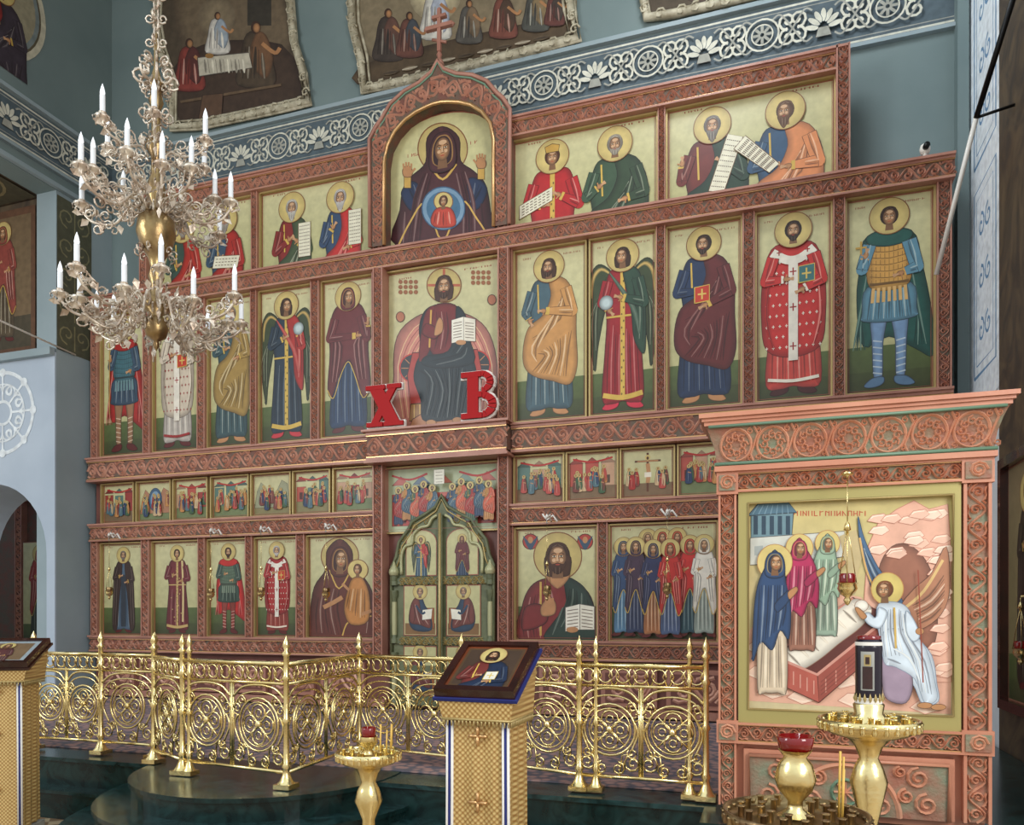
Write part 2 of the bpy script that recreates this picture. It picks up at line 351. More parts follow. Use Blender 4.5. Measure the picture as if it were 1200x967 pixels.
def arm(cv,sh,el,ha,col,w=.05,cuff=(200,165,80),skin=SK,hs=1.0):
    def seg(a,b,wa,wb):
        dx,dy=b[0]-a[0],b[1]-a[1]; L=math.hypot(dx,dy) or 1; nx,ny=-dy/L,dx/L
        return [(a[0]+nx*wa,a[1]+ny*wa),(b[0]+nx*wb,b[1]+ny*wb),(b[0]-nx*wb,b[1]-ny*wb),(a[0]-nx*wa,a[1]-ny*wa)]
    cv.poly(seg(sh,el,w*.6,w*.55),col,False,.003); cv.ell(el[0],el[1],w*.55,w*.55,col,0,12)
    cv.poly(seg(el,ha,w*.52,w*.34),col,False,.003)
    m1=(el[0]+(ha[0]-el[0])*.86,el[1]+(ha[1]-el[1])*.86)
    cv.poly(seg(m1,ha,w*.4,w*.38),cuff,False)
    folds(cv,col,[[(sh[0]-.008,sh[1]),((sh[0]+el[0])/2-.008,(sh[1]+el[1])/2),el],[(sh[0]+.006,sh[1]),((sh[0]+el[0])/2+.008,(sh[1]+el[1])/2),el],[(el[0],el[1]-.012),((el[0]+ha[0])/2,(el[1]+ha[1])/2-.01)],[(el[0]+.004,el[1]+.006),((el[0]+ha[0])/2,(el[1]+ha[1])/2+.006)]],.005)
    dx,dy=ha[0]-el[0],ha[1]-el[1]; L=math.hypot(dx,dy) or 1; ux,uy=dx/L,dy/L; h=.028*hs
    a0=math.atan2(uy,ux)
    cv.ell(ha[0]+ux*h*.6,ha[1]+uy*h*.6,h*.75,h*.5,skin,0,12,None,a0,soft=True)
    for k in range(4):
        aa=a0+(k-1.5)*.2
        cv.line([(ha[0]+ux*h*.9,ha[1]+uy*h*.9),(ha[0]+ux*h*.9+cos(aa)*h*1.05,ha[1]+uy*h*.9+sin(aa)*h*1.05)],h*.22,lt(skin,.1+.1*(k%2)),False)
    cv.line([(ha[0]+ux*h*.3,ha[1]+uy*h*.3),(ha[0]+ux*h*.6-uy*h*.95,ha[1]+uy*h*.6+ux*h*.95)],h*.24,skin,False)
def cross(cv,x,y,s,col,w=None):
    w=w or s*.3
    cv.line([(x,y-s),(x,y+s)],w,col,False); cv.line([(x-s*.8,y),(x+s*.8,y)],w,col,False)
def scroll(cv,pts,w,col=(226,220,196),n=5):
    cv.poly(pts,col,False,.004,olc=(110,80,50))
    a,b,c,d=pts[:4]
    for i in range(1,n+1):
        t=i/(n+1); p=(a[0]+(d[0]-a[0])*t,a[1]+(d[1]-a[1])*t); q=(b[0]+(c[0]-b[0])*t,b[1]+(c[1]-b[1])*t)
        for k in range(7):
            u=.08+k*.125; v=u+.08
            cv.line([(p[0]+(q[0]-p[0])*u,p[1]+(q[1]-p[1])*u),(p[0]+(q[0]-p[0])*v,p[1]+(q[1]-p[1])*v)],.005,(110,92,74),False,False)
    cv.L+=1
def book(cv,x,y,w,h,col=(190,60,40),rot=0):
    cv.poly([(x-w,y-h),(x+w,y-h*.85),(x+w,y+h),(x-w,y+h*.85)],col,False,.006,olc=(200,170,80))
    cross(cv,x,y,h*.6,(215,185,95))
def fig(cv,x,y,H,kind='him',c1=(40,60,90),c2=(110,40,40),c3=(205,170,80),fx=1,hair=(60,38,24),beard=1,rh=(-.06,.68),lh=(.07,.62),halo=True,
        shoe=(90,30,28),turn=0,items=(),crown=None,longh=False,wing=(60,70,45),skin=SK,hx=0,wide=1.0,re=None,le=None,legs=(120,40,40)):
    cv.T(x,y,H,fx); W=wide
    def sc(p): return [(a*W,b) for a,b in p]
    if kind=='angel':
        for sx in(-1,1):
            cv.poly([(sx*.05,.80),(sx*.13,.90),(sx*.19,.86),(sx*.225,.70),(sx*.21,.48),(sx*.17,.25),(sx*.15,.40),(sx*.11,.6)],wing,True,.003)
            folds(cv,wing,[[(sx*(.1+.012*k),.82-.03*k),(sx*(.15+.012*k),.65-.02*k),(sx*(.155+.01*k),.36+.02*k)] for k in range(6)],.005)
            cv.soft_line([(sx*.06,.82),(sx*.13,.87),(sx*.18,.82),(sx*.19,.7)],.03,(206,172,100),wing)
    if kind=='warrior':
        cv.poly(sc([(-.10,.84),(.1,.84),(.15,.65),(.19,.4),(.2,.16),(.12,.2),(0,.28),(-.12,.24),(-.15,.5),(-.13,.7)]),c2,True,.003)
        folds(cv,c2,[[(sx*.1,.7),(sx*.14,.45),(sx*(.12+.02*k),.22)] for sx in(-1,1) for k in range(4)])
        for sx in(-1,1):
            cv.poly([(sx*.01,.42),(sx*.09,.42),(sx*.085,.25),(sx*.075,.06),(sx*.035,.06),(sx*.03,.25)],legs,True,.003,sd=.2)
            for k in range(6): cv.line([(sx*.035,.08+.035*k),(sx*.08,.09+.035*k)],.007,lt(legs,.5),False,False)
            cv.L+=1
    for sx in(-1,1):
        cv.poly([(sx*.03,.065),(sx*.085,.06),(sx*.125,.022),(sx*.10,.008),(sx*.05,.015),(sx*.025,.035)],shoe,True,.003)
    if kind=='warrior':
        cv.poly(sc([(-.10,.56),(.10,.56),(.125,.42),(.12,.375),(0,.36),(-.12,.375),(-.125,.42)]),c1,True,.003)
        folds(cv,c1,[[(k*.022,.55),(k*.027,.38)] for k in range(-4,5)],.006)
        cv.poly(sc([(-.09,.83),(0,.86),(.09,.83),(.105,.7),(.09,.56),(0,.53),(-.09,.56),(-.105,.7)]),c3,True,.003,sd=.2)
        for r in range(7):
            cv.line(sc([(-.09,.58+.035*r),(0,.565+.035*r),(.09,.58+.035*r)]),.004,dk(c3,.4))
            for k in range(-4,5): cv.line([(k*.02*W,.568+.035*r),(k*.02*W,.595+.035*r)],.003,dk(c3,.35),False,False)
            cv.L+=1
        for k in range(-3,4): cv.line([(k*.026,.55),(k*.028,.47)],.016,lt(c3,.2),False,False)
        cv.L+=1
        cv.line(sc([(-.09,.57),(.09,.57)]),.014,dk(c3,.5),False)
        cv.poly(sc([(-.1,.84),(0,.87),(.1,.84),(.09,.79),(0,.77),(-.09,.79)]),c2,True,.003)
    else:
        tun=sc([(-.085,.835),(-.035,.865),(.035,.865),(.085,.835),(.112,.70),(.10,.55),(.115,.35),(.125,.075),(.06,.045),(0,.058),(-.06,.045),(-.125,.075),(-.11,.35),(-.098,.55),(-.112,.70)])
        cv.poly(tun,c1,True,.003)
        folds(cv,c1,[sc([(k*.02+.003*(k%2),.52-.03*(k%3)),(k*.023,.3),(k*.025+.004,.08)]) for k in range(-4,5)],.006)
        if kind in('deacon','angel','royal'):
            cv.line(sc([(0,.84),(0,.07)]),.028,c3,False); cv.line(sc([(-.12,.1),(0,.078),(.12,.1)]),.03,c3)
            for k in range(18): cv.ell((.006 if k%2 else -.006),.1+.04*k,.005,.008,dk(c3,.5),0,6)
            cv.line(sc([(-.10,.57),(.10,.57)]),.012,c3,False)
        if kind=='angel':
            cv.poly([(.0,.86),(.09,.84),(.13,.70),(.14,.5),(.13,.33),(.07,.42),(.05,.6)],c2,True,.003)
            folds(cv,c2,[[(.06,.8),(.08,.6),(.08,.44)],[(.08,.78),(.105,.6),(.1,.42)],[(.1,.74),(.125,.58),(.12,.4)]],.006)
            cv.soft_line([(-.08,.84),(.06,.62),(.1,.45)],.03,lt(c2,.25),c2)
        if kind=='deacon':
            cv.line([(.07,.85),(.085,.5),(.08,.14)],.026,lt(c3,.2))
            for k in range(14): cv.ell(random.uniform(-.09,.06),.15+.045*k,.008,.008,c3,0,6)
        if kind=='him':
            hm=sc([(.0,.865),(.09,.84),(.14,.70),(.145,.5),(.15,.3),(.11,.19),(.02,.22),(-.08,.26),(-.135,.33),(-.14,.45),(-.11,.57),(-.03,.64),(.01,.75)])
            cv.poly(hm,c2,True,.003,sd=.09)
            folds(cv,c2,[sc([(.09-.01*k,.80-.03*k),(.06-.03*k,.6-.03*k),(-.09+.005*k,.5-.03*k)]) for k in range(6)]+[sc([(.12-.03*k,.52-.02*k),(.10-.02*k,.38),(.09-.03*k,.24+.008*k)]) for k in range(7)],.007)
            cv.line(sc([(-.06,.83),(-.055,.65)]),.01,c3,False)
        if kind=='bishop':
            ph=sc([(-.10,.84),(0,.87),(.10,.84),(.14,.66),(.145,.45),(.12,.27),(0,.22),(-.12,.27),(-.145,.45),(-.14,.66)])
            cv.poly(ph,c2,True,.003,sd=.16)
            for r in range(9):
                for k in range(-4,5):
                    xx=k*.03+(.015 if r%2 else 0)
                    if abs(xx)<.125: cross(cv,xx*W,.28+.06*r,.009,c3,.004)
            folds(cv,c2,[sc([(sx*.11,.66),(sx*.12,.45),(sx*.09,.28)]) for sx in(-1,1)],.006)
            w=(228,220,205)
            cv.line(sc([(0,.78),(0,.2)]),.05,w,False); cv.line(sc([(-.095,.82),(-.03,.77),(.03,.77),(.095,.82)]),.048,w)
            for yy in(.28,.5,.7): cross(cv,0,yy,.022,(150,30,30),.007)
            cross(cv,-.075,.815,.016,(150,30,30),.006); cross(cv,.075,.815,.016,(150,30,30),.006)
            cv.line(sc([(-.115,.1),(0,.085),(.115,.1)]),.018,c3)
        if kind=='monk':
            for sx in(-1,1):
                cv.poly(sc([(sx*.02,.85),(sx*.09,.84),(sx*.135,.65),(sx*.15,.4),(sx*.155,.08),(sx*.09,.06),(sx*.06,.4),(sx*.03,.62)]),c2,True,.003)
                folds(cv,c2,[sc([(sx*(.07+.015*k),.7),(sx*(.085+.015*k),.4),(sx*(.1+.015*k),.1)]) for k in range(4)],.006)
            cv.rect(-.035,.08,.035,.7,dk(c1,.5))
        if kind=='woman':
            wm=sc([(-.09,.86),(0,.9),(.09,.86),(.135,.72),(.135,.55),(.15,.3),(.10,.24),(.04,.42),(0,.5),(-.06,.4),(-.11,.26),(-.14,.32),(-.125,.55),(-.13,.72)])
            cv.poly(wm,c2,True,.003,sd=.08)
            folds(cv,c2,[sc([(sx*.1,.78-.03*k),(sx*(.1-.015*k),.6),(sx*(.12-.012*k),.36)]) for sx in(-1,1) for k in range(5)],.006)
            cv.line(sc([(-.14,.31),(-.10,.25),(-.05,.4),(0,.49),(.04,.41),(.10,.235),(.15,.3)]),.006,c3)
    ac=c2 if kind in('bishop','woman','monk') else c1
    lc=c2 if kind in('him','angel') else ac
    if rh: arm(cv,(-.09*W,.79),re or (-.125*W,.66),rh,ac,.055,c3,skin)
    if lh: arm(cv,(.09*W,.79),le or (.125*W,.64),lh,lc,.06,c3,skin)
    for it in items:
        k=it[0]
        if k=='book': book(cv,it[1],it[2],.042,.05,*(it[3:4]))
        elif k=='scroll': scroll(cv,it[1],0,n=it[2])
        elif k=='staff': cv.line([it[1],it[2]],.007,(190,150,80),False)
        elif k=='orb': cv.ell(it[1],it[2],.04,.042,(190,205,205),.005,18,(120,130,130),soft=True)
        elif k=='cross': cross(cv,it[1],it[2],.035,(190,150,70),.01)
    hc=c2 if kind=='woman' else None
    head(cv,hx,.928,.052,hair,beard,halo,hc,skin,turn,crown,longh)
def icon_bg(cv,w,h,ground=.2,g=GOLD):
    cv.T(); cv.rect(0,0,w,h,(150,100,80)); b=.012
    lo=mix(g,(166,164,112),.5); hi=lt(g,.18)
    cv.put([(b,b),(w-b,b),(w-b,h-b),(b,h-b)],[lo,lo,hi,hi]); cv.L+=1
    if ground:
        y=h*ground; d=dk(GREEN,.3); cv.put([(b,b),(w-b,b),(w-b,y),(b,y)],[d,d,GREEN,GREEN]); cv.L+=1
        cv.put([(b,b),(w-b,b),(w-b,y*.45),(b,y*.45)],[dk(GREEN,.4),dk(GREEN,.4),dk(GREEN,.25),dk(GREEN,.25)]); cv.L+=1
def rline(cv,w,h):
    cv.T(); a=.02
    cv.line([(a,a),(w-a,a)],.004,(150,80,58),False,False); cv.line([(w-a,h-a),(a,h-a)],.004,(150,80,58),False,False); cv.L+=1
    cv.line([(w-a,a),(w-a,h-a)],.004,(150,80,58),False,False); cv.line([(a,h-a),(a,a)],.004,(150,80,58),False)
# ============================================================ ICONOSTASIS
ico=empty('iconostasis')
XC=-3.69; XL=-9.07; XR=1.69; YI=-.012
fr=MB()
fr.box(XL,XR,.0,.12,.46,6.0,'plum'); fr.box(-8.13,.75,.0,.12,6.0,7.2,'plum')
for a,b,z0,z1,y in((-8.13,-4.53,7.09,7.29,-.12),(-2.85,.77,7.09,7.29,-.12),(XL,XR+.02,5.81,6.02,-.14),(XL,-4.59,3.45,3.76,-.16),(-2.79,XR,3.45,3.76,-.16),(XL,-4.5,2.62,2.84,-.12),(-2.88,XR,2.62,2.84,-.12),(XL,-4.5,1.08,1.28,-.12),(-2.88,XR,1.08,1.28,-.12)):
    hbeam(fr,a,b,z0,z1,y,0)
    fr.box(a,b,y-.04,0,z1,z1+.025,'rail')
hbeam(fr,-4.58,-2.8,3.44,3.78,-.3,0); fr.box(-4.62,-2.76,-.36,0,3.78,3.805,'rail'); fr.box(-4.6,-2.78,-.33,0,3.41,3.44,'rail')
def icon(name,px0,px1,z0,z1,fn,ground=.2,thick=.0):
    x0,x1=(U(px0),U(px1)) if px0>20 or px0<-20 else (px0,px1)
    w,h=x1-x0,z1-z0; cv=CV(w,h); icon_bg(cv,w,h,ground); fn(cv,w,h,x0,z0); rline(cv,w,h)
    cv.obj(name,(x0,YI,z0),parent=ico); g=.018
    fr.box(x0-g,x1+g,-.06,0,z1,z1+g,'gold'); fr.box(x0-g,x1+g,-.06,0,z0-g,z0,'gold')
    fr.box(x0-g,x0,-.06,0,z0,z1,'gold'); fr.box(x1,x1+g,-.06,0,z0,z1,'gold')
    return x0,x1
def posts(edges,z0,z1,y=-.09):
    for a,b in edges:
        if b-a>.03: vbeam(fr,a,b,z0,z1,y,0)
def title(cv,w,h):
    cv.T(); cv.glyph(w*.1,h*.955,w*.12,.02,3,(150,80,60)); cv.glyph(w*.68,h*.955,w*.24,.02,5,(150,80,60))
def st(**k):
    def f(cv,w,h,x0,z0):
        q=dict(k); title(cv,w,h); H=q.pop('HH',.94)*h; dx=q.pop('dx',0)
        if q.get('kind')!='angel': q['wide']=min(q.get('wide',1)*1.2,w*.92/(.3*H))
        fig(cv,w*.5+dx*w,h*.018,H,**q)
    return f
DE=[(122,172,'icon_of_warrior_saint',st(kind='warrior',c1=(60,80,100),c2=(165,40,35),c3=(70,110,120),legs=(150,110,80),items=[('staff',(-.14,.3),(-.14,.95))],rh=(-.13,.7),beard=0,wide=.85)),
(183,235,'icon_of_bishop_saint',st(kind='bishop',c1=(190,180,170),c2=(205,190,170),c3=(150,40,40),hair=(170,165,160),items=[('book',.05,.64)],wide=.85)),
(247,297,'icon_of_apostle_peter',st(kind='him',c1=(60,85,90),c2=(160,130,70),hair=(150,140,130),turn=1,wide=.9,shoe=SK)),
(307,367,'icon_of_archangel_gabriel',st(kind='angel',c1=(40,55,70),c2=(165,45,40),turn=1,beard=0,longh=True,rh=(-.03,.7),lh=(.1,.72),items=[('orb',.1,.76)],shoe=(190,50,60))),
(380,438,'icon_of_theotokos_interceding',st(kind='woman',c1=(38,60,92),c2=(104,40,42),turn=1,rh=(.06,.66),lh=(.15,.72),beard=0,wide=.95)),
(605,687,'icon_of_john_the_baptist',st(kind='him',c1=(70,95,105),c2=(196,142,82),turn=-1,fx=1,hair=(70,44,28),rh=(-.13,.62),lh=(-.02,.66),longh=True,shoe=SK,dx=-.02)),
(693,768,'icon_of_archangel_michael',st(kind='angel',c1=(150,34,40),c2=(48,72,56),turn=-1,beard=0,longh=True,rh=(-.09,.62),lh=(.0,.68),items=[('orb',-.1,.66)],shoe=(200,50,70))),
(783,868,'icon_of_apostle_paul',st(kind='him',c1=(38,54,84),c2=(98,38,38),turn=-1,hair=(58,36,24),rh=(-.04,.66),lh=(.02,.58),items=[('book',-.01,.64)],shoe=SK)),
(887,973,'icon_of_bishop_in_red',st(kind='bishop',c1=(200,70,60),c2=(192,44,40),c3=(232,222,205),hair=(52,32,22),rh=(-.05,.66),lh=(.06,.6),items=[('book',.07,.68,(60,110,110))],shoe=(70,30,30),wide=.98)),
(992,1093,'icon_of_warrior_martyr',st(kind='warrior',c1=(96,140,160),c2=(40,86,78),c3=(208,156,80),legs=(120,150,185),beard=0,rh=(-.12,.72),items=[('cross',-.14,.78)],shoe=(90,120,150),wide=.9))]
ex=[]
for a,b,n,f in DE:
    x0,x1=icon(n,a,b,3.83,5.79,f,.24); ex.append((x0-.02,x1+.02))
ex.insert(5,(-4.5,-2.88))
p=XL; edges=[]
for a,b in ex:
    edges.append((p,a)); p=b
edges.append((p,XR)); posts(edges,3.785,5.81)
def two(k1,k2):
    def f(cv,w,h,x0,z0):
        title(cv,w,h)
        for q,c in((k1,.28),(k2,.72)):
            q=dict(q); dx=q.pop('dx',0); fig(cv,w*c+dx*w,-h*1.08,h*1.98,**q)
    return f
UP=[(185,298,'icon_of_prophets',two(dict(kind='him',c1=(60,80,70),c2=(170,50,40),hair=(150,140,130)),dict(kind='him',c1=(60,80,100),c2=(165,45,38),beard=2,hair=(160,150,140),items=[('scroll',[(-.1,.62),(.1,.6),(.12,.68),(-.08,.7)],3)]))),
(308,438,'icon_of_prophets',two(dict(kind='him',c1=(130,40,36),c2=(70,84,56),beard=2,hair=(190,185,175),rh=(-.03,.72),lh=(.05,.7),items=[('scroll',[(.05,.6),(.14,.6),(.14,.82),(.05,.82)],9)]),dict(kind='him',c1=(50,70,100),c2=(190,42,38),beard=2,hair=(190,185,180),rh=(-.06,.74),items=[('scroll',[(.06,.62),(.15,.62),(.15,.84),(.06,.84)],9)]))),
(603,770,'icon_of_prophets',two(dict(kind='royal',c1=(178,38,40),c2=(150,30,34),beard=0,crown=(190,150,70),hair=(90,50,30),rh=(-.07,.66),lh=(.05,.7),items=[('scroll',[(-.2,.6),(.0,.68),(.0,.76),(-.2,.68)],4)],wide=1.25),dict(kind='him',c1=(60,82,60),c2=(52,70,48),beard=1,hair=(150,140,125),rh=(-.1,.7),wide=1.3))),
(783,977,'icon_of_prophets',two(dict(kind='him',c1=(110,44,36),c2=(40,62,46),beard=2,hair=(120,110,100),rh=(-.16,.74),lh=(.06,.72),items=[('scroll',[(-.02,.58),(.06,.56),(.16,.84),(.08,.87)],10)],wide=1.3),dict(kind='him',c1=(50,80,110),c2=(216,138,88),beard=2,hair=(100,66,40),turn=-1,rh=(-.08,.66),lh=(.03,.64),items=[('scroll',[(-.26,.78),(-.08,.62),(-.03,.66),(-.2,.84)],8)],wide=1.3)))]
ex=[]
for a,b,n,f in UP:
    x0,x1=icon(n,a,b,6.07,7.07,f,0); ex.append((x0-.02,x1+.02))
ex.insert(2,(-4.5,-2.88)); p=-8.02; edges=[]
for a,b in ex: edges.append((p,a)); p=b
posts([e_ for e_ in edges if e_[1]>e_[0]],6.045,7.09)
vbeam(fr,.65,.78,6.045,7.32,-.15,0); vbeam(fr,-8.15,-8.03,6.045,7.32,-.15,0)
for z0,z1 in((1.08,3.41),(3.81,5.81),(6.05,7.3)):
    vbeam(fr,-4.56,-4.43,z0,z1,-.17,0); vbeam(fr,-2.95,-2.82,z0,z1,-.17,0)
def feast(seed,kind=0):
    def f(cv,w,h,x0,z0):
        rnd=random.Random(seed); cv.T(0,0,1)
        pal=[(165,45,38),(40,60,95),(60,90,60),(190,130,70),(120,60,50),(200,170,130),(80,110,120),(180,70,60)]
        cv.rect(.012,.012,w-.012,h*.3,rnd.choice([(130,120,80),(110,120,80),(120,96,70)]))
        if kind==1:
            cv.line([(w/2,h*.12),(w/2,h*.92)],.025,(95,55,35),False); cv.line([(w*.25,h*.75),(w*.75,h*.75)],.022,(95,55,35),False)
            cv.line([(w/2,h*.3),(w/2+.01,h*.5),(w/2,h*.7)],.045,SK); cv.line([(w*.3,h*.75),(w*.7,h*.75)],.014,SK,False); cv.rect(w*.44,h*.42,w*.57,h*.52,(225,215,195)); cv.ell(w/2,h*.82,.03,.03,HALO); cv.ell(w/2,h*.81,.014,.018,(90,55,35))
            pos=[(w*.14,.42),(w*.28,.4),(w*.7,.4),(w*.84,.42),(w*.2,.3),(w*.78,.3)]
        else:
            t=rnd.random()
            if t<.55:
                for k in range(3):
                    bx=w*(.04+.32*k); c=rnd.choice([(176,80,66),(90,120,110),(190,150,120),(150,56,50)])
                    cv.rect(bx,h*.3,bx+w*.26,h*(.62+.2*rnd.random()),c,.004); cv.rect(bx+w*.08,h*.35,bx+w*.17,h*.52,dk(c,.6))
                    cv.poly([(bx-.01,h*.78),(bx+w*.13,h*.9),(bx+w*.28,h*.78)],dk(c,.2),False,.004)
                cv.line([(w*.1,h*.88),(w*.5,h*.8),(w*.9,h*.88)],.02,(180,40,36))
            else:
                c=rnd.choice([(196,150,110),(170,120,90),(150,150,120)])
                cv.poly([(w*.03,h*.2),(w*.1,h*.6),(w*.2,h*.82),(w*.32,h*.7),(w*.42,h*.4),(w*.6,h*.55),(w*.75,h*.85),(w*.9,h*.75),(w*.97,h*.2)],c,False,.005)
                folds(cv,c,[[(w*.15+w*.1*k,h*.3),(w*.17+w*.09*k,h*.5)] for k in range(7)],.01)
                if t>.75:
                    cv.ell(w*.5,h*.55,w*.2,h*.3,(60,90,120),.006); cv.ell(w*.5,h*.55,w*.14,h*.22,(120,150,175))
            pos=[(w*(.12+.76*rnd.random()),.2+.42*rnd.random()) for _ in range(10+rnd.randint(0,4))]
            pos.append((w*.5,.5))
        pos.sort(key=lambda q:-q[1])
        for xx,hh in pos:
            c=rnd.choice(pal); c2=rnd.choice(pal); b=h*hh*.6; s=h*.38
            cv.T(xx,b,s)
            cv.poly([(-.08,.8),(.08,.8),(.16,.45),(.17,.02),(-.17,.02),(-.15,.45)],c,True,.01)
            cv.poly([(.0,.8),(.09,.78),(.17,.45),(.12,.1),(-.02,.3)],c2)
            folds(cv,c,[[(-.08,.5),(-.1,.1)],[(-.02,.6),(-.03,.1)],[(.05,.5),(.06,.08)]],.016)
            cv.line([(-.05,.6),(.12*rnd.choice((-1,1)),.55)],.05,SK,False)
            cv.ell(0,.9,.105,.105,HALO,.012,12,HOL); cv.ell(0,.9,.055,.07,(90,55,35),0,8); cv.ell(.005,.89,.04,.05,SK,0,8)
        cv.T()
    return f
FL=[(122,160),(163,203),(206,246),(250,294),(297,343),(346,389),(393,440)]
FR=[(605,661),(666,724),(729,790),(796,850)]
for i,(a,b) in enumerate(FL): icon('icon_of_church_feast',a+.8,b-.8,2.885,3.42,feast(10+i),0)
for i,(a,b) in enumerate(FR): x0,x1=icon('icon_of_church_feast',a,b,2.885,3.42,feast(33+i,1 if i==2 else 0),0)
xs=x1+.08
for i in range(3):
    w,h=.58,.535; cv=CV(w,h); icon_bg(cv,w,h,0); feast(50+i)(cv,w,h,0,0); cv.obj('icon_of_church_feast',(xs,YI,2.885),parent=ico); xs+=.64
def pxmap(cv,x0,z0,Y=D0): cv.map=lambda p:(U(p[0],Y)-x0,Zp(p[0],p[1],Y)-z0)
def head_px(cv,x0,z0,px,py,rpx,Y=D0,**k):
    x=U(px,Y)-x0; z=Zp(px,py,Y)-z0; d=-(U(px,Y))*S_+Y*C_; r=rpx/F*d
    cv.T(); head(cv,x,z,r,**k)
def theotokos(cv,w,h,x0,z0):
    title(cv,w,h); m=(98,50,42)
    pxmap(cv,x0,z0)
    cv.ell(399,652,22,22,HALO,1.2,30,HOL,soft=True,edge=.12)
    cv.poly([(399,632),(384,645),(382,668),(369,688),(364,720),(364,748),(438,748),(438,700),(428,678),(415,666),(413,645)],m,True,.8)
    folds(cv,m,[[(374,700),(371,720),(372,742)],[(380,690),(376,715),(378,742)],[(386,688),(382,715),(386,742)],[(392,690),(388,714),(394,744)],[(398,692),(396,714),(402,744)],[(425,690),(432,715),(430,742)]],1.3)
    cv.line([(387,668),(398,690),(412,668)],1.6,(205,165,85)); cv.line([(402,745),(410,728),(436,722)],1.6,(205,165,85))
    head_px(cv,x0,z0,399,656,12,halo=False,beard=0,hood=m,turn=1)
    pxmap(cv,x0,z0)
    cv.ell(420,668,12,12,HALO,1.0,24,HOL)
    cc=(192,130,70)
    cv.poly([(414,678),(426,678),(434,700),(432,728),(412,732),(404,715),(408,692)],cc,True,.7)
    folds(cv,cc,[[(411,690),(407,712)],[(415,690),(411,716)],[(420,690),(417,722)],[(424,690),(423,724)],[(428,692),(428,724)]],1.2)
    cv.line([(410,692),(402,684)],3,SK,False); cv.line([(380,712),(392,706),(402,700)],5,SK); cv.line([(436,716),(424,720)],4,SK)
    head_px(cv,x0,z0,420,668,6.5,halo=False,beard=0,hair=(100,60,35),turn=-1)
def panto(cv,w,h,x0,z0):
    title(cv,w,h); m=(124,42,42); g=(42,60,52)
    pxmap(cv,x0,z0)
    for px in(622,686):
        cv.ell(px,635,9,9,(170,60,50),1,16); cv.poly([(px-9,628),(px,645),(px+9,628),(px,636)],(60,80,100),soft=False); cv.ell(px,633,3,4,SK)
    cv.ell(654,652,28,28,HALO,1.3,34,HOL,soft=True,edge=.12)
    cv.poly([(640,678),(622,688),(612,712),(610,750),(698,750),(698,720),(690,695),(668,678)],m,True,.9)
    folds(cv,m,[[(616,705),(613,728),(615,748)],[(622,700),(618,725),(620,748)],[(628,697),(624,722),(627,748)],[(634,695),(631,720),(634,748)],[(640,695),(642,715)],[(646,692),(650,712)]],1.6)
    cv.line([(634,682),(634,745)],2.4,(200,160,80),False)
    cv.poly([(662,678),(680,684),(692,700),(698,722),(698,750),(640,750),(650,728),(664,710)],g,True,.9)
    folds(cv,g,[[(668,690),(664,710),(650,735)],[(672,690),(670,710),(658,735)],[(676,692),(676,712),(668,730)],[(682,695),(682,710)],[(688,702),(692,716)],[(660,712),(648,744)]],1.6)
    cv.poly([(640,676),(654,690),(668,676),(664,668),(644,668)],SK)
    cv.poly([(663,712),(680,708),(680,738),(663,740)],(235,228,212),False,.8); cv.poly([(680,708),(697,711),(697,738),(680,738)],(225,218,200),False,.8)
    for k in range(6):
        cv.line([(665,716+4*k),(678,714+4*k)],.9,(110,92,76),False,False); cv.line([(682,714+4*k),(695,716+4*k)],.9,(110,92,76),False,False)
    cv.L+=1
    cv.poly([(616,712),(632,708),(642,716),(640,730),(622,738),(612,736)],m,True,.8)
    cv.poly([(636,722),(650,720),(652,708),(646,700),(640,703),(634,712)],SK,True,.5)
    for k in range(3): cv.line([(641+4*k,712),(640+4*k,697+2*k)],2.6,SK,False,False)
    cv.L+=1; cv.ell(671,738,7,3.5,SK)
    head_px(cv,x0,z0,654,654,17,halo=False,beard=1,hair=(70,40,24),longh=True)
def women(cv,w,h,x0,z0):
    title(cv,w,h)
    cols=[((90,130,160),(48,70,104)),((70,95,80),(178,148,108)),((50,60,90),(66,46,64)),((60,60,70),(176,44,40)),((200,110,60),(200,70,54)),((50,80,90),(190,44,40)),((150,160,150),(222,214,200))]
    xs=[.36,.50,.64,.13,.25,.76,.89]; k=[1,3,4,0,2,5,6]
    for j in(0,1,2): fig(cv,w*xs[j],h*.14,h*.80,kind='woman',c1=cols[k[j]][0],c2=cols[k[j]][1],beard=0,wide=.7,turn=0)
    for j in(3,4,5,6): fig(cv,w*xs[j],h*.03,h*.84,kind='woman',c1=cols[k[j]][0],c2=cols[k[j]][1],beard=0,wide=.8,turn=0)
    fig(cv,w*.42,h*.02,h*.82,kind='woman',c1=(170,110,70),c2=(46,50,84),beard=0,wide=.8); fig(cv,w*.58,h*.02,h*.82,kind='woman',c1=(80,96,130),c2=(184,46,40),beard=0,wide=.8)
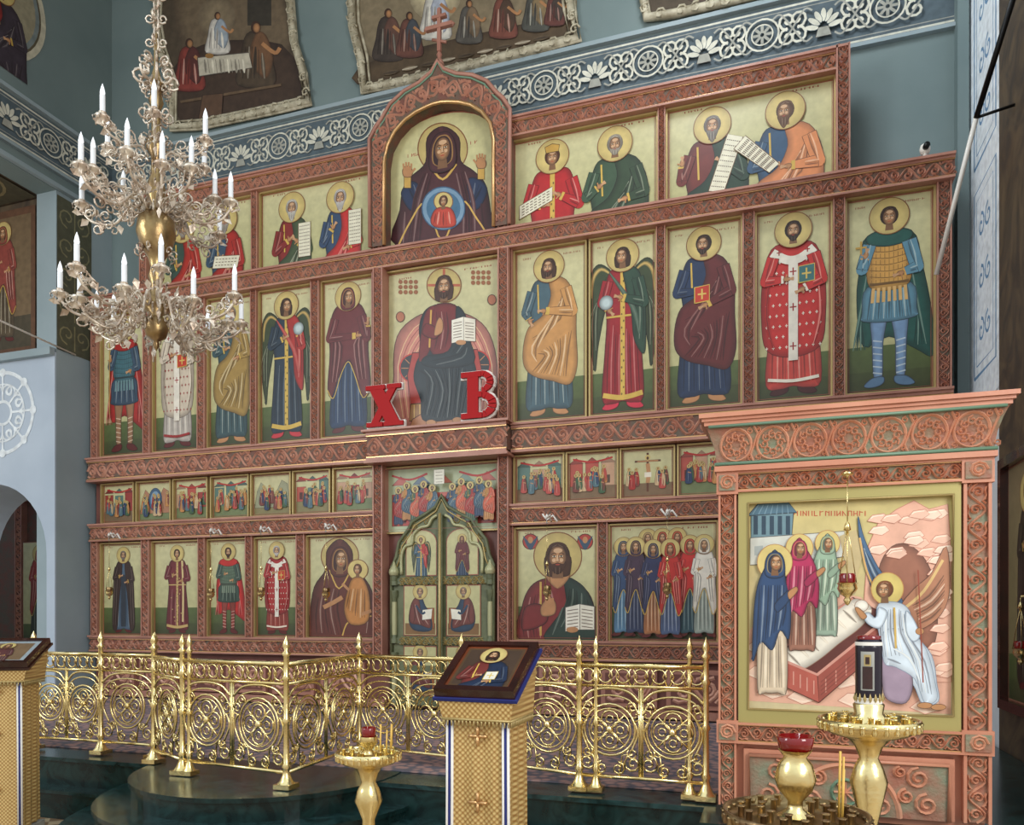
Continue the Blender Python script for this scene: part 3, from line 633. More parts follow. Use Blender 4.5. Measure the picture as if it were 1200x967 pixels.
LO=[(122,170,'icon_of_monk_saint',st(kind='monk',c1=(80,100,120),c2=(60,42,38),hair=(120,110,100),wide=.9,HH=.92),1.3),
(182,236,'icon_of_archdeacon_stephen',st(kind='deacon',c1=(110,40,46),c2=(120,40,46),c3=(195,165,105),beard=0,wide=1.05,HH=.92),1.3),
(247,291,'icon_of_great_martyr',st(kind='warrior',c1=(60,80,70),c2=(185,40,36),c3=(90,110,90),legs=(140,60,50),wide=.95,HH=.92),1.3),
(302,350,'icon_of_saint_nicholas',st(kind='bishop',c1=(150,60,50),c2=(165,44,44),c3=(230,215,195),hair=(190,185,180),wide=.95,HH=.92,items=[('book',.06,.66)]),1.3),
(363,440,'icon_of_theotokos_with_child',theotokos,1.3),(606,700,'icon_of_christ_pantocrator',panto,1.3),(716,840,'icon_of_holy_women',women,1.3),
(-.42,.12,'icon_of_archdeacon',st(kind='deacon',c1=(60,90,70),beard=0),1.3),(.32,.86,'icon_of_bishop',st(kind='bishop',hair=(180,175,170),c2=(150,50,50)),1.3),(1.0,1.5,'icon_of_saint',st(kind='him'),1.3)]
ex=[]
for a,b,n,f,zb in LO:
    x0,x1=icon(n,a,b,zb+.01,2.585,f,.3); ex.append((x0-.02,x1+.02))
ex.insert(5,(-4.5,-2.88)); p=XL; edges=[]
for a,b in ex: edges.append((p,a)); p=b
edges.append((p,XR)); posts(edges,1.305,2.62)
x=XL+.1
while x<XR-.6:
    if not(-5.1<x<-2.9):
        fr.box(x,x+.62,-.05,0,.57,1.0,'rail'); fr.box(x+.05,x+.57,-.06,-.05,.62,.95,'plum')
        scrolls(fr,.5,.3,lambda a,b,h,x=x:(x+.06+a,-.06-h,.785+b),'relief',.015,.8)
    x+=.72
fr.box(XL,-4.45,-.1,0,.464,.55,'rail'); fr.box(-2.93,XR,-.1,0,.464,.55,'rail')
def enth(cv,w,h,x0,z0):
    title(cv,w,h); pxmap(cv,x0,z0); pk=(200,130,114)
    cv.poly([(470,500),(462,440),(466,395),(488,372),(512,366),(545,368),(570,385),(582,420),(582,470),(575,500)],pk,True,1)
    for k in range(5): cv.line([(473+3*k,490),(467+4*k,430),(486+3.5*k,385+3*k),(520,374+3*k),(557-3*k,382+3*k),(577-3.5*k,430),(575-3*k,485)],.9,(150,76,70) if k%2 else (222,184,140))
    for a in((486,432),(558,428)):
        cv.ell(a[0],a[1],17,17,(50,52,56),1.6,20,(190,60,50))
        for k in range(8): cv.line([(a[0]+4*cos(k*pi/4),a[1]+4*sin(k*pi/4)),(a[0]+15*cos(k*pi/4),a[1]+15*sin(k*pi/4))],1,(180,120,80),False)
        cv.ell(a[0],a[1],4,4,(200,160,90))
    cv.poly([(484,414),(560,410),(566,440),(562,470),(482,474),(478,440)],(168,62,54),False,1)
    cv.poly([(482,474),(562,468),(566,488),(480,494)],(150,110,70),False,1)
    for k in range(12): cv.line([(486+6.6*k,475-.4*k),(486+6.6*k,490-.4*k)],1.2,(206,168,100),False,False)
    cv.L+=1
    cv.poly([(484,492),(500,482),(556,480),(548,503),(478,508)],(176,120,84),False,1,olc=(90,50,40))
    for c in((479,338),(564,327)):
        for k in range(12): cv.ell(c[0]-9+6*(k%4),c[1]-7+6*(k//4),2.6,2.6,(150,94,60),0,8)
    for c in((470,372),(577,352)): cv.ell(c[0],c[1],5,6,(176,110,80),1,12)
    g=(34,44,50); m=(114,38,38)
    cv.ell(521,335,20,20,HALO,1.2,30,HOL,soft=True,edge=.12)
    cv.line([(521,316),(521,354)],3,(180,96,70),False); cv.line([(502,335),(540,335)],3,(180,96,70),False)
    cv.poly([(511,358),(498,366),(492,385),(494,412),(488,428),(486,446),(494,470),(496,492),(514,494),(530,492),(548,490),(550,468),(558,440),(556,425),(548,408),(546,384),(542,366),(530,357)],g,True,.8,sd=.06)
    cv.poly([(508,360),(534,358),(536,380),(530,412),(508,416),(502,390)],m,True,.7)
    cv.poly([(500,366),(510,360),(506,385),(504,412),(492,424),(494,392)],m,True)
    folds(cv,m,[[(512,366),(514,390),(510,410)],[(518,366),(520,388),(517,410)],[(524,366),(526,388),(522,408)]],1.4)
    cv.line([(506,364),(504,408)],2,(205,160,75),False)
    cv.poly([(536,360),(546,370),(550,395),(556,425),(520,432),(496,428),(500,418),(526,412),(534,385)],g,True,.7,sd=.05)
    folds(cv,g,[[(540,370),(544,392),(530,415)],[(544,376),(547,396),(535,416)],[(546,400),(540,415),(505,424)],[(548,408),(542,420),(512,428)],[(492,435),(502,445),(496,485)],[(498,434),(508,450),(501,487)],[(504,434),(514,455),(507,488)],[(511,434),(520,458),(513,490)],[(519,433),(524,460),(519,490)],[(527,432),(528,460),(525,490)],[(535,432),(533,458),(530,489)],[(543,432),(539,456),(536,488)],[(550,434),(546,456),(541,486)]],1.3)
    cv.poly([(530,376),(544,372),(544,400),(530,403)],(236,230,214),False,.6); cv.poly([(544,372),(558,375),(558,401),(544,400)],(226,218,200),False,.6)
    for k in range(6):
        cv.line([(532,380+3.4*k),(542,378+3.4*k)],.8,(110,92,76),False,False); cv.line([(546,379+3.4*k),(556,380+3.4*k)],.8,(110,92,76),False,False)
    cv.L+=1; cv.ell(541,402,6,3,SK)
    cv.poly([(496,392),(510,398),(516,390),(511,384),(500,380)],m,True,.6)
    cv.poly([(510,394),(519,390),(520,378),(516,373),(512,380)],SK,True,.4)
    cv.ell(506,496,6,3.6,SK,.5); cv.ell(537,493,6,3.6,SK,.5)
    head_px(cv,x0,z0,521,337,12.5,halo=False,beard=1,hair=(72,42,26),longh=True)
icon('icon_of_christ_enthroned',455,588,3.84,5.78,enth,.2)
x0,x1=U(452),U(590); w=x1-x0; z0=6.06; hh=1.6
cv=CV(w,hh); cv.T()
arch=[(0,0),(w,0),(w,1.05)]+[(w/2+w/2*cos(a),1.05+.5*sin(a)) for a in [pi*i/16 for i in range(1,16)]]+[(0,1.05)]
cv.poly(arch,(150,84,66),False); cv.poly([(w/2+(q[0]-w/2)*.97,.01+q[1]*.985) for q in arch],mix(GOLD,(255,250,200),.15),False)
cv.glyph(w*.2,1.1,w*.1,.04,3,(160,80,60)); cv.glyph(w*.7,1.1,w*.1,.04,3,(160,80,60))
pxmap(cv,x0,z0); mp=(78,40,44)
cv.ell(520,176,29,30,HALO,1.4,34,HOL,soft=True,edge=.12)
cv.poly([(520,150),(502,163),(500,192),(484,208),(474,222),(470,248),(467,290),(578,284),(576,250),(570,218),(556,202),(541,190),(539,163)],mp,True,1)
nv=(38,50,80)
cv.poly([(484,214),(474,222),(472,232),(482,248),(494,246),(494,222)],nv,True,.8); cv.poly([(552,210),(566,214),(572,226),(562,246),(550,244),(548,222)],nv,True,.8)
folds(cv,nv,[[(480,222),(486,234),(490,244)],[(486,218),(490,230),(492,242)],[(566,220),(560,232),(554,242)],[(558,216),(556,228),(552,240)]],1.6)
folds(cv,mp,[[(498,205),(488,235),(480,285)],[(502,205),(492,240),(486,285)],[(507,205),(497,245),(493,286)],[(536,205),(544,245),(544,285)],[(541,203),(550,242),(551,284)],[(546,203),(556,240),(558,284)],[(565,240),(569,280)],[(476,250),(474,286)]],1.8)
cv.line([(468,290),(482,262),(500,240),(520,284),(542,238),(560,258),(577,284)],2,(205,165,85)); cv.line([(505,195),(520,212),(536,194)],2.6,(205,165,85))
for a,b,sx in((479,222,-1),(565,212,1)):
    cv.poly([(a-4,b),(a+4,b),(a+4,b-14),(a-4,b-14)],(200,160,80),False,.6)
    cv.poly([(a-4,b-13),(a-6,b-20),(a-3,b-25),(a+3,b-25),(a+6,b-19),(a+4,b-13)],SK,True,.5)
    for k in range(4): cv.line([(a-4.2+2.7*k,b-22),(a-5+3.2*k,b-31+abs(k-1.5)*1.6)],2.0,SK,False)
    cv.line([(a-sx*4,b-17),(a-sx*9,b-23)],2.2,SK,False)
cv.ell(521,246,25,25,(120,150,175),1.4,30,(60,90,120)); cv.ell(521,246,20,20,(70,110,140)); cv.ell(521,238,11,11,HALO,1,20,HOL)
rr_=(192,70,54)
cv.poly([(513,246),(530,246),(536,262),(530,268),(512,268),(506,260)],rr_,True,.6); folds(cv,rr_,[[(512,252),(510,264)],[(516,250),(514,265)],[(521,250),(521,266)],[(527,250),(529,264)]],1.3)
head_px(cv,x0,z0,521,238,6.5,halo=False,beard=0,hair=(90,50,30))
head_px(cv,x0,z0,520,177,16,halo=False,beard=0,hood=mp)
cv.obj('icon_of_theotokos_orans',(x0,-.03,z0),parent=ico)
hi=[(.70,6.055),(.70,7.05),(.66,7.25),(.56,7.40),(.42,7.51),(.28,7.57),(.14,7.605),(.05,7.62),(0,7.62)]
half=[(.89,6.055),(.90,7.36),(.82,7.5),(.74,7.58),(.62,7.74),(.44,7.85),(.24,7.91),(.08,8.0),(0,8.12)]
O=half+[(-a,b) for a,b in half[-2::-1]]; I=hi+[(-a,b) for a,b in hi[-2::-1]]
yk=-.2; n=len(O)
vs=[(XC+a,yk,b) for a,b in O]+[(XC+a,yk,b) for a,b in I]+[(XC+a,0.1,b) for a,b in O]+[(XC+a,-.01,b) for a,b in I]
fs=[(i,i+1,n+i+1,n+i) for i in range(n-1)]+[(i,2*n+i,2*n+i+1,i+1) for i in range(n-1)]+[(n+i,n+i+1,3*n+i+1,3*n+i) for i in range(n-1)]
fr.add(vs,fs,'ground')
fr.tube([(XC+a,yk-.005,b) for a,b in O],.024,'rail'); fr.tube([(XC+a,yk-.005,b) for a,b in I],.022,'gilt')
fr.tube([(XC+a*.95,yk-.005,b-.03) for a,b in O[1:-1]],.012,'teal')
mid=[((O[i][0]+I[i][0])/2,(O[i][1]+I[i][1])/2) for i in range(1,n-1)]
mid=crom([(-a,b) for a,b in mid],8,False)
cum=[0]
for i in range(1,len(mid)): cum.append(cum[-1]+math.hypot(mid[i][0]-mid[i-1][0],mid[i][1]-mid[i-1][1]))
def along(a,b,h):
    a=max(0,min(cum[-1]-1e-4,a)); i=1
    while cum[i]<a: i+=1
    t=(a-cum[i-1])/(cum[i]-cum[i-1]+1e-9); p,q=mid[i-1],mid[i]; dx,dy=q[0]-p[0],q[1]-p[1]; L=math.hypot(dx,dy) or 1
    return (XC+p[0]+dx*t-dy/L*b,yk-h,p[1]+dy*t+dx/L*b)
scrolls(fr,cum[-1],.2,along,'relief',.025)
for sx in(-1,1): scrolls(fr,1.15,.13,lambda a,b,h,sx=sx:(XC+sx*.79+b,yk-h,6.1+a),'relief',.02)
fr.lathe([(.0,0),(.06,.02),(.05,.06),(.02,.1),(.035,.14),(.015,.18),(.015,.2)],XC,yk+.05,8.08,'rail',12)
zc=8.26
fr.box(XC-.022,XC+.022,yk+.03,yk+.07,zc,zc+.5,'rail'); fr.box(XC-.17,XC+.17,yk+.025,yk+.075,zc+.27,zc+.315,'rail'); fr.box(XC-.09,XC+.09,yk+.025,yk+.075,zc+.39,zc+.425,'rail')
fr.tube([(XC-.09,yk+.05,zc+.16),(XC+.09,yk+.05,zc+.09)],.018,'rail')
for a,b in((-.17,.292),(.17,.292),(0,.5)): fr.lathe([(0,-.03),(.03,0),(0,.03)],XC+a,yk+.05,zc+b,'rail',8)
def annun(cv,w,h,x0,z0):
    cv.T(); cv.rect(.01,.01,w-.01,h-.01,(176,186,150))
    for i,c in enumerate([(170,66,58),(70,94,120),(196,100,86),(96,126,116),(170,66,58)]):
        bx=w*(.04+.19*i); cv.rect(bx,h*.1,bx+w*.16,h*(.6+.12*(i%2)),c,.004); cv.rect(bx+w*.03,h*.14,bx+w*.13,h*.45,dk(c,.5)); cv.poly([(bx,h*.74),(bx+w*.08,h*.88),(bx+w*.16,h*.74)],lt(c,.2),False,.004)
    cv.line([(w*.04,h*.9),(w*.2,h*.82),(w*.36,h*.9)],.025,(180,44,40)); cv.line([(w*.64,h*.9),(w*.8,h*.82),(w*.96,h*.9)],.025,(180,44,40))
    for sx in(0,1):
        for k in range(5): fig(cv,w*(.1+.08*k+.5*sx),h*.1+.05*(k%2),h*.6,kind='him',c1=[(40,60,95),(190,130,70),(60,90,70)][k%3],c2=[(165,45,38),(60,90,110),(200,90,60)][(k+sx)%3],wide=1.1)
    cv.T(); cv.poly([(w*.455,h*.7),(w*.545,h*.7),(w*.545,h*.92),(w*.455,h*.92)],(222,218,200),False,.004)
    for k in range(4): cv.line([(w*.47,h*(.73+.05*k)),(w*.53,h*(.73+.05*k))],.005,(110,90,76),False,False)
    cv.L+=1
icon('icon_of_communion_of_apostles',455,588,2.6,3.38,annun,0)
dr=MB()
arc=[(-.66,.5),(-.66,2.18),(-.60,2.3),(-.56,2.48),(-.44,2.62),(-.38,2.72),(-.22,2.8),(-.08,2.88),(0,3.02)]
arc2=arc+[(-a,b) for a,b in arc[-2::-1]]
na=len(arc2)
dr.add([(XC+a,-.075,b) for a,b in arc2]+[(XC+a,0,b) for a,b in arc2],[tuple(range(na))]+[(i,na+i,na+(i+1)%na,(i+1)%na) for i in range(na)],'door')
dr.tube([(XC+a,-.085,b) for a,b in arc2],.022,'door'); dr.tube([(XC+a*.93,-.085,b-.05) for a,b in arc2[1:-1]],.01,'gold')
dr.box(XC-.03,XC+.03,-.135,-.02,.5,2.78,'door'); dr.tube([(XC,-.14,.5),(XC,-.14,2.8)],.018,'gold')
cus=[(-.52,2.08),(-.52,2.3),(-.47,2.42),(-.38,2.45),(-.36,2.56),(-.27,2.64),(-.17,2.66),(-.12,2.74),(-.05,2.78)]
for sx in(-1,1):
    dr.tube([(XC+sx*-a,-.1,b) for a,b in crom(cus,4,False)],.02,'palegreen')
    for px_,pz_,rr_2 in((.2,2.72,.05),(.36,2.66,.045),(.5,2.52,.045),(.08,2.86,.03),(.56,2.36,.03)):
        dr.ribbon([(XC+sx*(px_+a_),pz_+b_) for a_,b_ in spiral(0,0,rr_2,.01,pi/2,1.5,12)],.014,.014,'gold',lambda a,b,h:(a,-.076-h,b))
for z in(.95,1.28,2.0): dr.box(XC-.6,XC+.6,-.10,-.02,z-.035,z+.035,'door')
scrolls(dr,1.1,.1,lambda a,b,h:(XC-.55+a,-.10-h,2.0+b),'gold',.012)
scrolls(dr,1.1,.1,lambda a,b,h:(XC-.55+a,-.10-h,1.28+b),'gold',.012)
for sx in(-1,1):
    xx=XC+sx*.62
    for z in(.5,1.25,1.95):
        top=.64 if z<1.9 else .12
        dr.lathe([(.045,0),(.045,.05),(.03,.07),(.03,top-.1),(.045,top-.06),(.045,top)],xx,-.09,z,'door',12)
        if z<1.9: dr.lathe([(.031,.1),(.034,.3),(.031,.5)],xx,-.091,z,'palegreen',10)
    dr.lathe([(.05,0),(.065,.035),(.06,.07),(.03,.11),(.01,.16),(0,.18)],xx,-.1,2.07,'palegreen',14)
dr.obj('royal_doors',ico)
def dicon(n,xa,xb,z0,z1,kind,ang):
    w,h=xb-xa,z1-z0; cv=CV(w,h); cv.T(); k=h*.72
    pts=[(0,0),(w,0),(w,k)]+[(w/2+w/2*cos(a),k+(h-k)*sin(a)) for a in [pi*i/10 for i in range(1,10)]]+[(0,k)] if kind!='ev' else [(0,0),(w,0),(w,h),(0,h)]
    cv.poly(pts,(150,84,66),False); cv.poly([(w/2+(a-w/2)*.95,h*.5+(b-h*.5)*.96) for a,b in pts],GOLD,False)
    if kind=='ev':
        cv.rect(w*.05,h*.03,w*.95,h*.25,(130,96,60)); cv.rect(w*.6 if ang>0 else w*.08,h*.15,w*.92 if ang>0 else w*.4,h*.55,(150,90,50),.006)
        cv.T(w*.5,h*.05,h*1.1,ang); cl=(46,66,88); c2=(116,62,56)
        cv.poly([(-.12,.62),(.02,.66),(.1,.5),(.2,.34),(.22,.06),(-.1,.05),(-.22,.2),(-.2,.45)],cl,True,.005); cv.poly([(-.12,.62),(-.02,.6),(.02,.4),(.18,.32),(.2,.1),(0,.15),(-.2,.2),(-.2,.45)],c2,True,.005)
        folds(cv,c2,[[(-.14,.55),(-.1,.3),(-.14,.18)],[(-.1,.52),(-.05,.3),(0,.16)],[(-.06,.5),(0,.3),(.1,.15)],[(-.02,.45),(.06,.3),(.16,.16)]],.012)
        cv.poly([(.05,.42),(.24,.44),(.22,.26),(.04,.24)],(232,226,208),False,.006); cv.line([(-.08,.5),(.03,.36),(.1,.38)],.04,cl)
        head(cv,0,.74,.075,(150,130,110),1)
    elif kind=='angel': fig(cv,w*.5,h*.0-.1,h*1.02,kind='angel',c1=(60,90,110),c2=(180,50,44),beard=0,fx=ang,wide=1.1)
    else: fig(cv,w*.5,h*.0-.1,h*1.02,kind='woman',c1=(40,60,90),c2=(100,36,38),beard=0,wide=1.1)
    cv.obj(n,(xa,-.085,z0),parent=ico)
dicon('icon_of_gabriel_annunciation',XC-.47,XC-.06,2.06,2.62,'angel',1); dicon('icon_of_mary_annunciation',XC+.06,XC+.47,2.06,2.62,'w',1)
dicon('icon_of_evangelist',XC-.5,XC-.06,1.34,1.95,'ev',1); dicon('icon_of_evangelist',XC+.06,XC+.5,1.34,1.95,'ev',-1)
dicon('icon_of_evangelist',XC-.5,XC-.06,.62,1.22,'ev',1); dicon('icon_of_evangelist',XC+.06,XC+.5,.62,1.22,'ev',-1)
fr.obj('carved_frame',ico)
def letters():
    lx=MB()
    def ext(polys,x,z,s,y):
        for mm,g,yy,th in(('whitep',.022,y,.03),('red',-.008,y-.04,.03)):
            for pi_,P in enumerate(polys):
                cx=sum(a for a,b in P)/len(P); cz=sum(b for a,b in P)/len(P)
                Q=[(x+s*(a+(g if a>cx else -g)),z+s*(b+(g if b>cz else -g))) for a,b in P]
                n=len(Q); y2=yy-.0009*pi_; lx.add([(a,y2,b) for a,b in Q]+[(a,yy+th,b) for a,b in Q],[tuple(range(n)),tuple(range(2*n-1,n-1,-1))]+[(i,n+i,n+(i+1)%n,(i+1)%n) for i in range(n)],mm)
    X=[[(-.38,0.06),(-.18,0.06),(.34,.94),(.14,.94)],[(.06,0.06),(.42,0.06),(-.06,.94),(-.42,.94)],[(-.48,0),(-.04,0),(-.04,.12),(-.48,.12)],[(-.02,0),(.5,0),(.5,.12),(-.02,.12)],[(-.5,.88),(.02,.88),(.02,1),(-.5,1)],[(.06,.88),(.44,.88),(.44,1),(.06,1)]]
    ext(X,U(465.5),3.83,.5,-.30)
    def band(cx,cz,r0,r1):
        o=[]
        for i in range(8):
            a=-pi/2+pi*i/8; b=-pi/2+pi*(i+1)/8
            o.append([(cx+r0*cos(a),cz+r0*sin(a)),(cx+r1*cos(a)*1.15,cz+r1*sin(a)),(cx+r1*cos(b)*1.15,cz+r1*sin(b)),(cx+r0*cos(b),cz+r0*sin(b))])
        return o
    B=[[(-.3,0),(-.04,0),(-.04,1),(-.3,1)],[(-.44,0),(.05,0),(.05,.13),(-.44,.13)],[(-.44,.87),(.03,.87),(.03,1),(-.44,1)],[(-.06,.44),(.05,.44),(.05,.57),(-.06,.57)]]
    for cx,cz,r in((.05,.28,.28),(.03,.76,.24)): B+=band(cx,cz,r*.45,r*1.0)
    ext(B,U(574.5),3.83,.54,-.30)
    e=empty('easter_letters_xv'); lx.obj('letters',e)
letters()
def lampada(px,py,Y,ztop,parent_name='hanging_oil_lamp',sc=1.0,hook=True,par=None):
    x=U(px,Y); z=Zp(px,py,Y); y=Y-D0; mb=MB(); b='brass'
    mb.lathe([(0,-.09),(.012,-.08),(.02,-.06),(.012,-.045),(.035,-.03),(.05,0),(.045,.02),(.055,.03)],x,y,z,b,14)
    mb.lathe([(.03,.0),(.04,.03),(.042,.07),(.036,.08)],x,y,z,'redglass' if not hook else 'brassd',14)
    for k in range(3):
        a=2*pi*k/3+.4
        mb.tube([(x+.05*cos(a),y+.05*sin(a),z+.03),(x+.02*cos(a),y+.02*sin(a),z+.22),(x,y,z+.32)],.003,b,4)
    mb.lathe([(0,.30),(.02,.31),(.012,.34),(0,.36)],x,y,z,b,10)
    mb.tube([(x,y,z+.34),(x,y,ztop)],.003,b,4)
    if hook:
        mb.tube([(x,y,ztop),(x-.01,y-.01,ztop+.06),(x+.02,y+.05,ztop+.1),(x,y+.12,ztop+.06),(x,-.17,ztop+.04)],.011,'whitep',6)
        mb.tube([(x-.08,y+.1,ztop+.12),(x-.03,y+.1,ztop+.05),(x+.04,y+.1,ztop+.1),(x+.09,y+.1,ztop+.03)],.012,'whitep',6)
        mb.lathe([(0,-.02),(.022,0),(0,.03)],x,y,ztop+.08,'whitep',8)
    mb.obj(parent_name,par)
for px,py in((128,695),(247,697),(306,696),(382,697),(641,695),(782,692)): lampada(px,py,8.15,2.6)
# ============================================================ ROOM
YB=.35
mb=MB(); mb.box(-9.2,1.9,YB,YB+.3,0,11,'wallu'); mb.obj('wall_back')
mb=MB(); mb.box(-9.5,-9.15,-6.5,YB,7.35,11,'wallu'); mb.box(-9.5,-9.15,-.58,YB,0,7.35,'pil'); WL=mb.obj('wall_left')
m2=MB(); cx=-10.3; pts=[(-9.152,0.0),(-9.152,5.15),(-14,5.15),(-14,0),(cx-1,0)]+[(cx+1.0*cos(a),2.42+1.0*sin(a)) for a in [pi-pi*i/20 for i in range(21)]]+[(cx+1,0)]
n=len(pts)
m2.add([(a,-.6,b) for a,b in pts]+[(a,.25,b) for a,b in pts],[tuple(range(n))]+[(i,n+i,n+(i+1)%n,(i+1)%n) for i in range(n)],'walll')
m2.box(-14,-9.15,-.68,-.6,5.1,5.2,'pil')
WA=m2.obj('wall_aisle')
m2=MB(); m2.box(-14,-9.52,-.5,-.4,5.2,7.35,'rwall'); WG=m2.obj('wall_gallery')
m2=MB(); m2.box(-14,-9.52,-6.5,-.4,7.36,7.6,'rwall'); CG=m2.obj('ceiling_gallery')
m2=MB(); m2.box(-14,-9.6,1.2,1.3,0,4,'ground')
for k in range(4): vbeam(m2,-13+k*1.0,-12.85+k*1.0,.4,3.5,1.1,1.2)
hbeam(m2,-14,-9.6,3.5,3.7,1.08,1.2); SC=m2.obj('side_chapel_iconostasis')
cv=CV(.75,1.7); icon_bg(cv,.75,1.7,.2); fig(cv,.37,.1,1.5,kind='woman',c1=(60,70,60),c2=(150,50,44),beard=0); cv.obj('icon_of_saint',(-11.8,1.08,1.1),parent=SC)
cv=CV(1.2,2.0); cv.T(); cv.rect(0,0,1.2,2,(96,66,46)); cv.rect(.08,.06,1.12,1.9,(112,92,66)); cv.rect(.08,.06,1.12,.5,(70,62,46))
fig(cv,.6,.15,1.65,kind='woman',c1=(90,76,56),c2=(138,62,52),beard=0); cv.obj('painting_of_saint',(-10.8,-.52,5.26),m='fresco',parent=WG)
cv=CV(.56,2.1); cv.T(); cv.rect(0,0,.56,2.1,(84,84,66))
for k in range(5):
    for sx in(-1,1): cv.line([(.28+sx*a,b) for a,b in spiral(.12,.25+.4*k,.14,.02,-pi/2,1.2,12)],.022,(132,126,94),False)
    cv.line([(.28,.05+.4*k),(.28,.4+.4*k)],.02,(132,126,94),False)
cv.obj('ornament_panel',(-9.147,-.57,5.2),R=(0,1,0),Nn=(1,0,0),m='fresco',parent=WL)
cv=CV(4.0,4.5); cv.T(); cv.rect(0,0,4.0,4.5,(78,74,56))
for i in range(4):
    for j in range(4):
        cv.ell(.5+1.0*i,.6+1.1*j,.42,.42,(78,74,56),.04,24,(134,122,88))
        for k in range(8): cv.line([(.5+1.0*i+.05*cos(k*pi/4),.6+1.1*j+.05*sin(k*pi/4)),(.5+1.0*i+.36*cos(k*pi/4),.6+1.1*j+.36*sin(k*pi/4))],.04,(120,108,78),False,False)
        cv.L+=1
cv.obj('soffit_ornament',(-13.55,-.55,7.34),R=(1,0,0),Up=(0,-1,0),Nn=(0,0,-1),m='fresco',parent=CG)
cv=CV(1.3,1.3); cv.T(); c=(228,234,238)
for r,wd in((.56,.05),(.4,.02),(.16,.04)): cv.line([(.65+r*cos(2*pi*i/32),.65+r*sin(2*pi*i/32)) for i in range(33)],wd,c,False)
for k in range(8):
    a=k*pi/4; ca,sa=cos(a),sin(a)
    for sg in(-1,1):
        sp=spiral(.3,sg*.1,.1,.02,-sg*pi/2,sg*1.2,12); cv.line([(.65+x*ca-y*sa,.65+x*sa+y*ca) for x,y in sp],.028,c,False)
    cv.line([(.65+.16*ca,.65+.16*sa),(.65+.55*ca,.65+.55*sa)],.03,c,False); cv.ell(.65+.56*ca,.65+.56*sa,.06,.06,c,0,12)
cv.obj('rosette_stencil',(-10.75,-.605,3.75),m='fresco',parent=WA)
def frieze(L,h=.6):
    cv=CV(L,h,.00012); cv.T(); bg=(84,98,106); c=(210,208,192); d=(160,160,150)
    cv.rect(0,0,L,h,bg)
    for y in(.03,h-.03): cv.line([(0,y),(L,y)],.022,c,False,False)
    for y in(.075,h-.075): cv.line([(0,y),(L,y)],.01,d,False,False)
    cv.L+=1; x=.1; k=0; m=h/2; P=.62
    while x+P<L:
        cx=x+P/2
        if k%2==0:
            for r,wd in((.17,.02),(.11,.014)): cv.line([(cx+r*cos(2*pi*i/20),m+r*sin(2*pi*i/20)) for i in range(21)],wd,c,False,False)
            for j in range(8): cv.line([(cx+.02*cos(j*pi/4),m+.02*sin(j*pi/4)),(cx+.1*cos(j*pi/4),m+.1*sin(j*pi/4))],.03,d,False)
        else:
            for j in range(7):
                a=pi*(j+.5)/7; cv.ell(cx+.12*cos(a),m-.08+.15*sin(a),.075,.03,c,.006,12,bg,a)
            cv.poly([(cx-.08,m-.16),(cx+.08,m-.16),(cx+.05,m-.06),(cx-.05,m-.06)],d,False,.006)
        for sx in(-1,1):
            ex=cx+sx*P/2
            for sg in(-1,1):
                cv.line([(ex-sx*a,m+sg*b) for a,b in spiral(.05,.09,.1,.02,-pi/2,1.25,12)],.026,c,False)
                cv.line([(ex,m),(ex-sx*.12,m+sg*.17),(ex-sx*.2,m+sg*.14)],.02,d)
        x+=P;k+=1
    return cv
frieze(11.05).obj('trim_frieze_back',(-9.15,YB-.006,7.62),m='fresco')
frieze(6.4).obj('trim_frieze_left',(-9.144,-6.05,7.62),R=(0,1,0),Nn=(1,0,0),m='fresco')
t=MB(); t.box(-9.15,1.9,YB-.06,YB,8.24,8.29,'pil'); t.box(-9.15,1.9,YB-.06,YB,7.56,7.6,'pil'); t.obj('trim_1')
t=MB(); t.box(-9.15,-9.09,-6.4,YB-.06,8.24,8.29,'pil'); t.box(-9.15,-9.09,-6.4,YB-.06,7.36,7.42,'pil'); t.box(-9.15,-9.09,-6.4,YB-.06,7.56,7.6,'pil'); t.obj('trim_2')
def wallpaint(name,outer,fn):
    Y=D0+YB-.04; P=[(U(a,Y),Zp(a,b,Y)) for a,b in outer]
    e=empty(name); x0=min(p[0] for p in P); z0=min(p[1] for p in P); w=max(p[0] for p in P)-x0; h=max(p[1] for p in P)-z0
    cv=CV(w,h,.0001); cv.map=lambda p:(U(p[0],Y)-x0,Zp(p[0],p[1],Y)-z0)
    cv.poly(outer,(78,66,52),False); fn(cv); cv.obj('painting',(x0,Y-D0,z0),parent=e,m='fresco')
    f=MB(); sm=[(a,b) for a,b in P]
    f.tube([(a,Y-D0-.02,b) for a,b in sm],.05,'creamf',8,True)
    cxm=x0+w/2; czm=z0+h/2
    f.tube([(cxm+(a-cxm)*.94,Y-D0-.01,czm+(b-czm)*.95) for a,b in sm],.02,'creamf',6,True)
    f.tube([(cxm+(a-cxm)*1.035,Y-D0-.01,czm+(b-czm)*1.03) for a,b in sm],.02,'creamf',6,True)
    for i in range(len(sm)):
        a,b=sm[i-1],sm[i]; L=math.hypot(b[0]-a[0],b[1]-a[1]); n=max(1,int(L/.16))
        for k in range(n):
            t=(k+.5)/n; x=a[0]+(b[0]-a[0])*t; z=a[1]+(b[1]-a[1])*t
            f.tube([(x+p,Y-D0-.06,z+q) for p,q in spiral(0,0,.065,.015,k,1.2,8)],.013,'creamf',5)
    f.obj('frame',e)
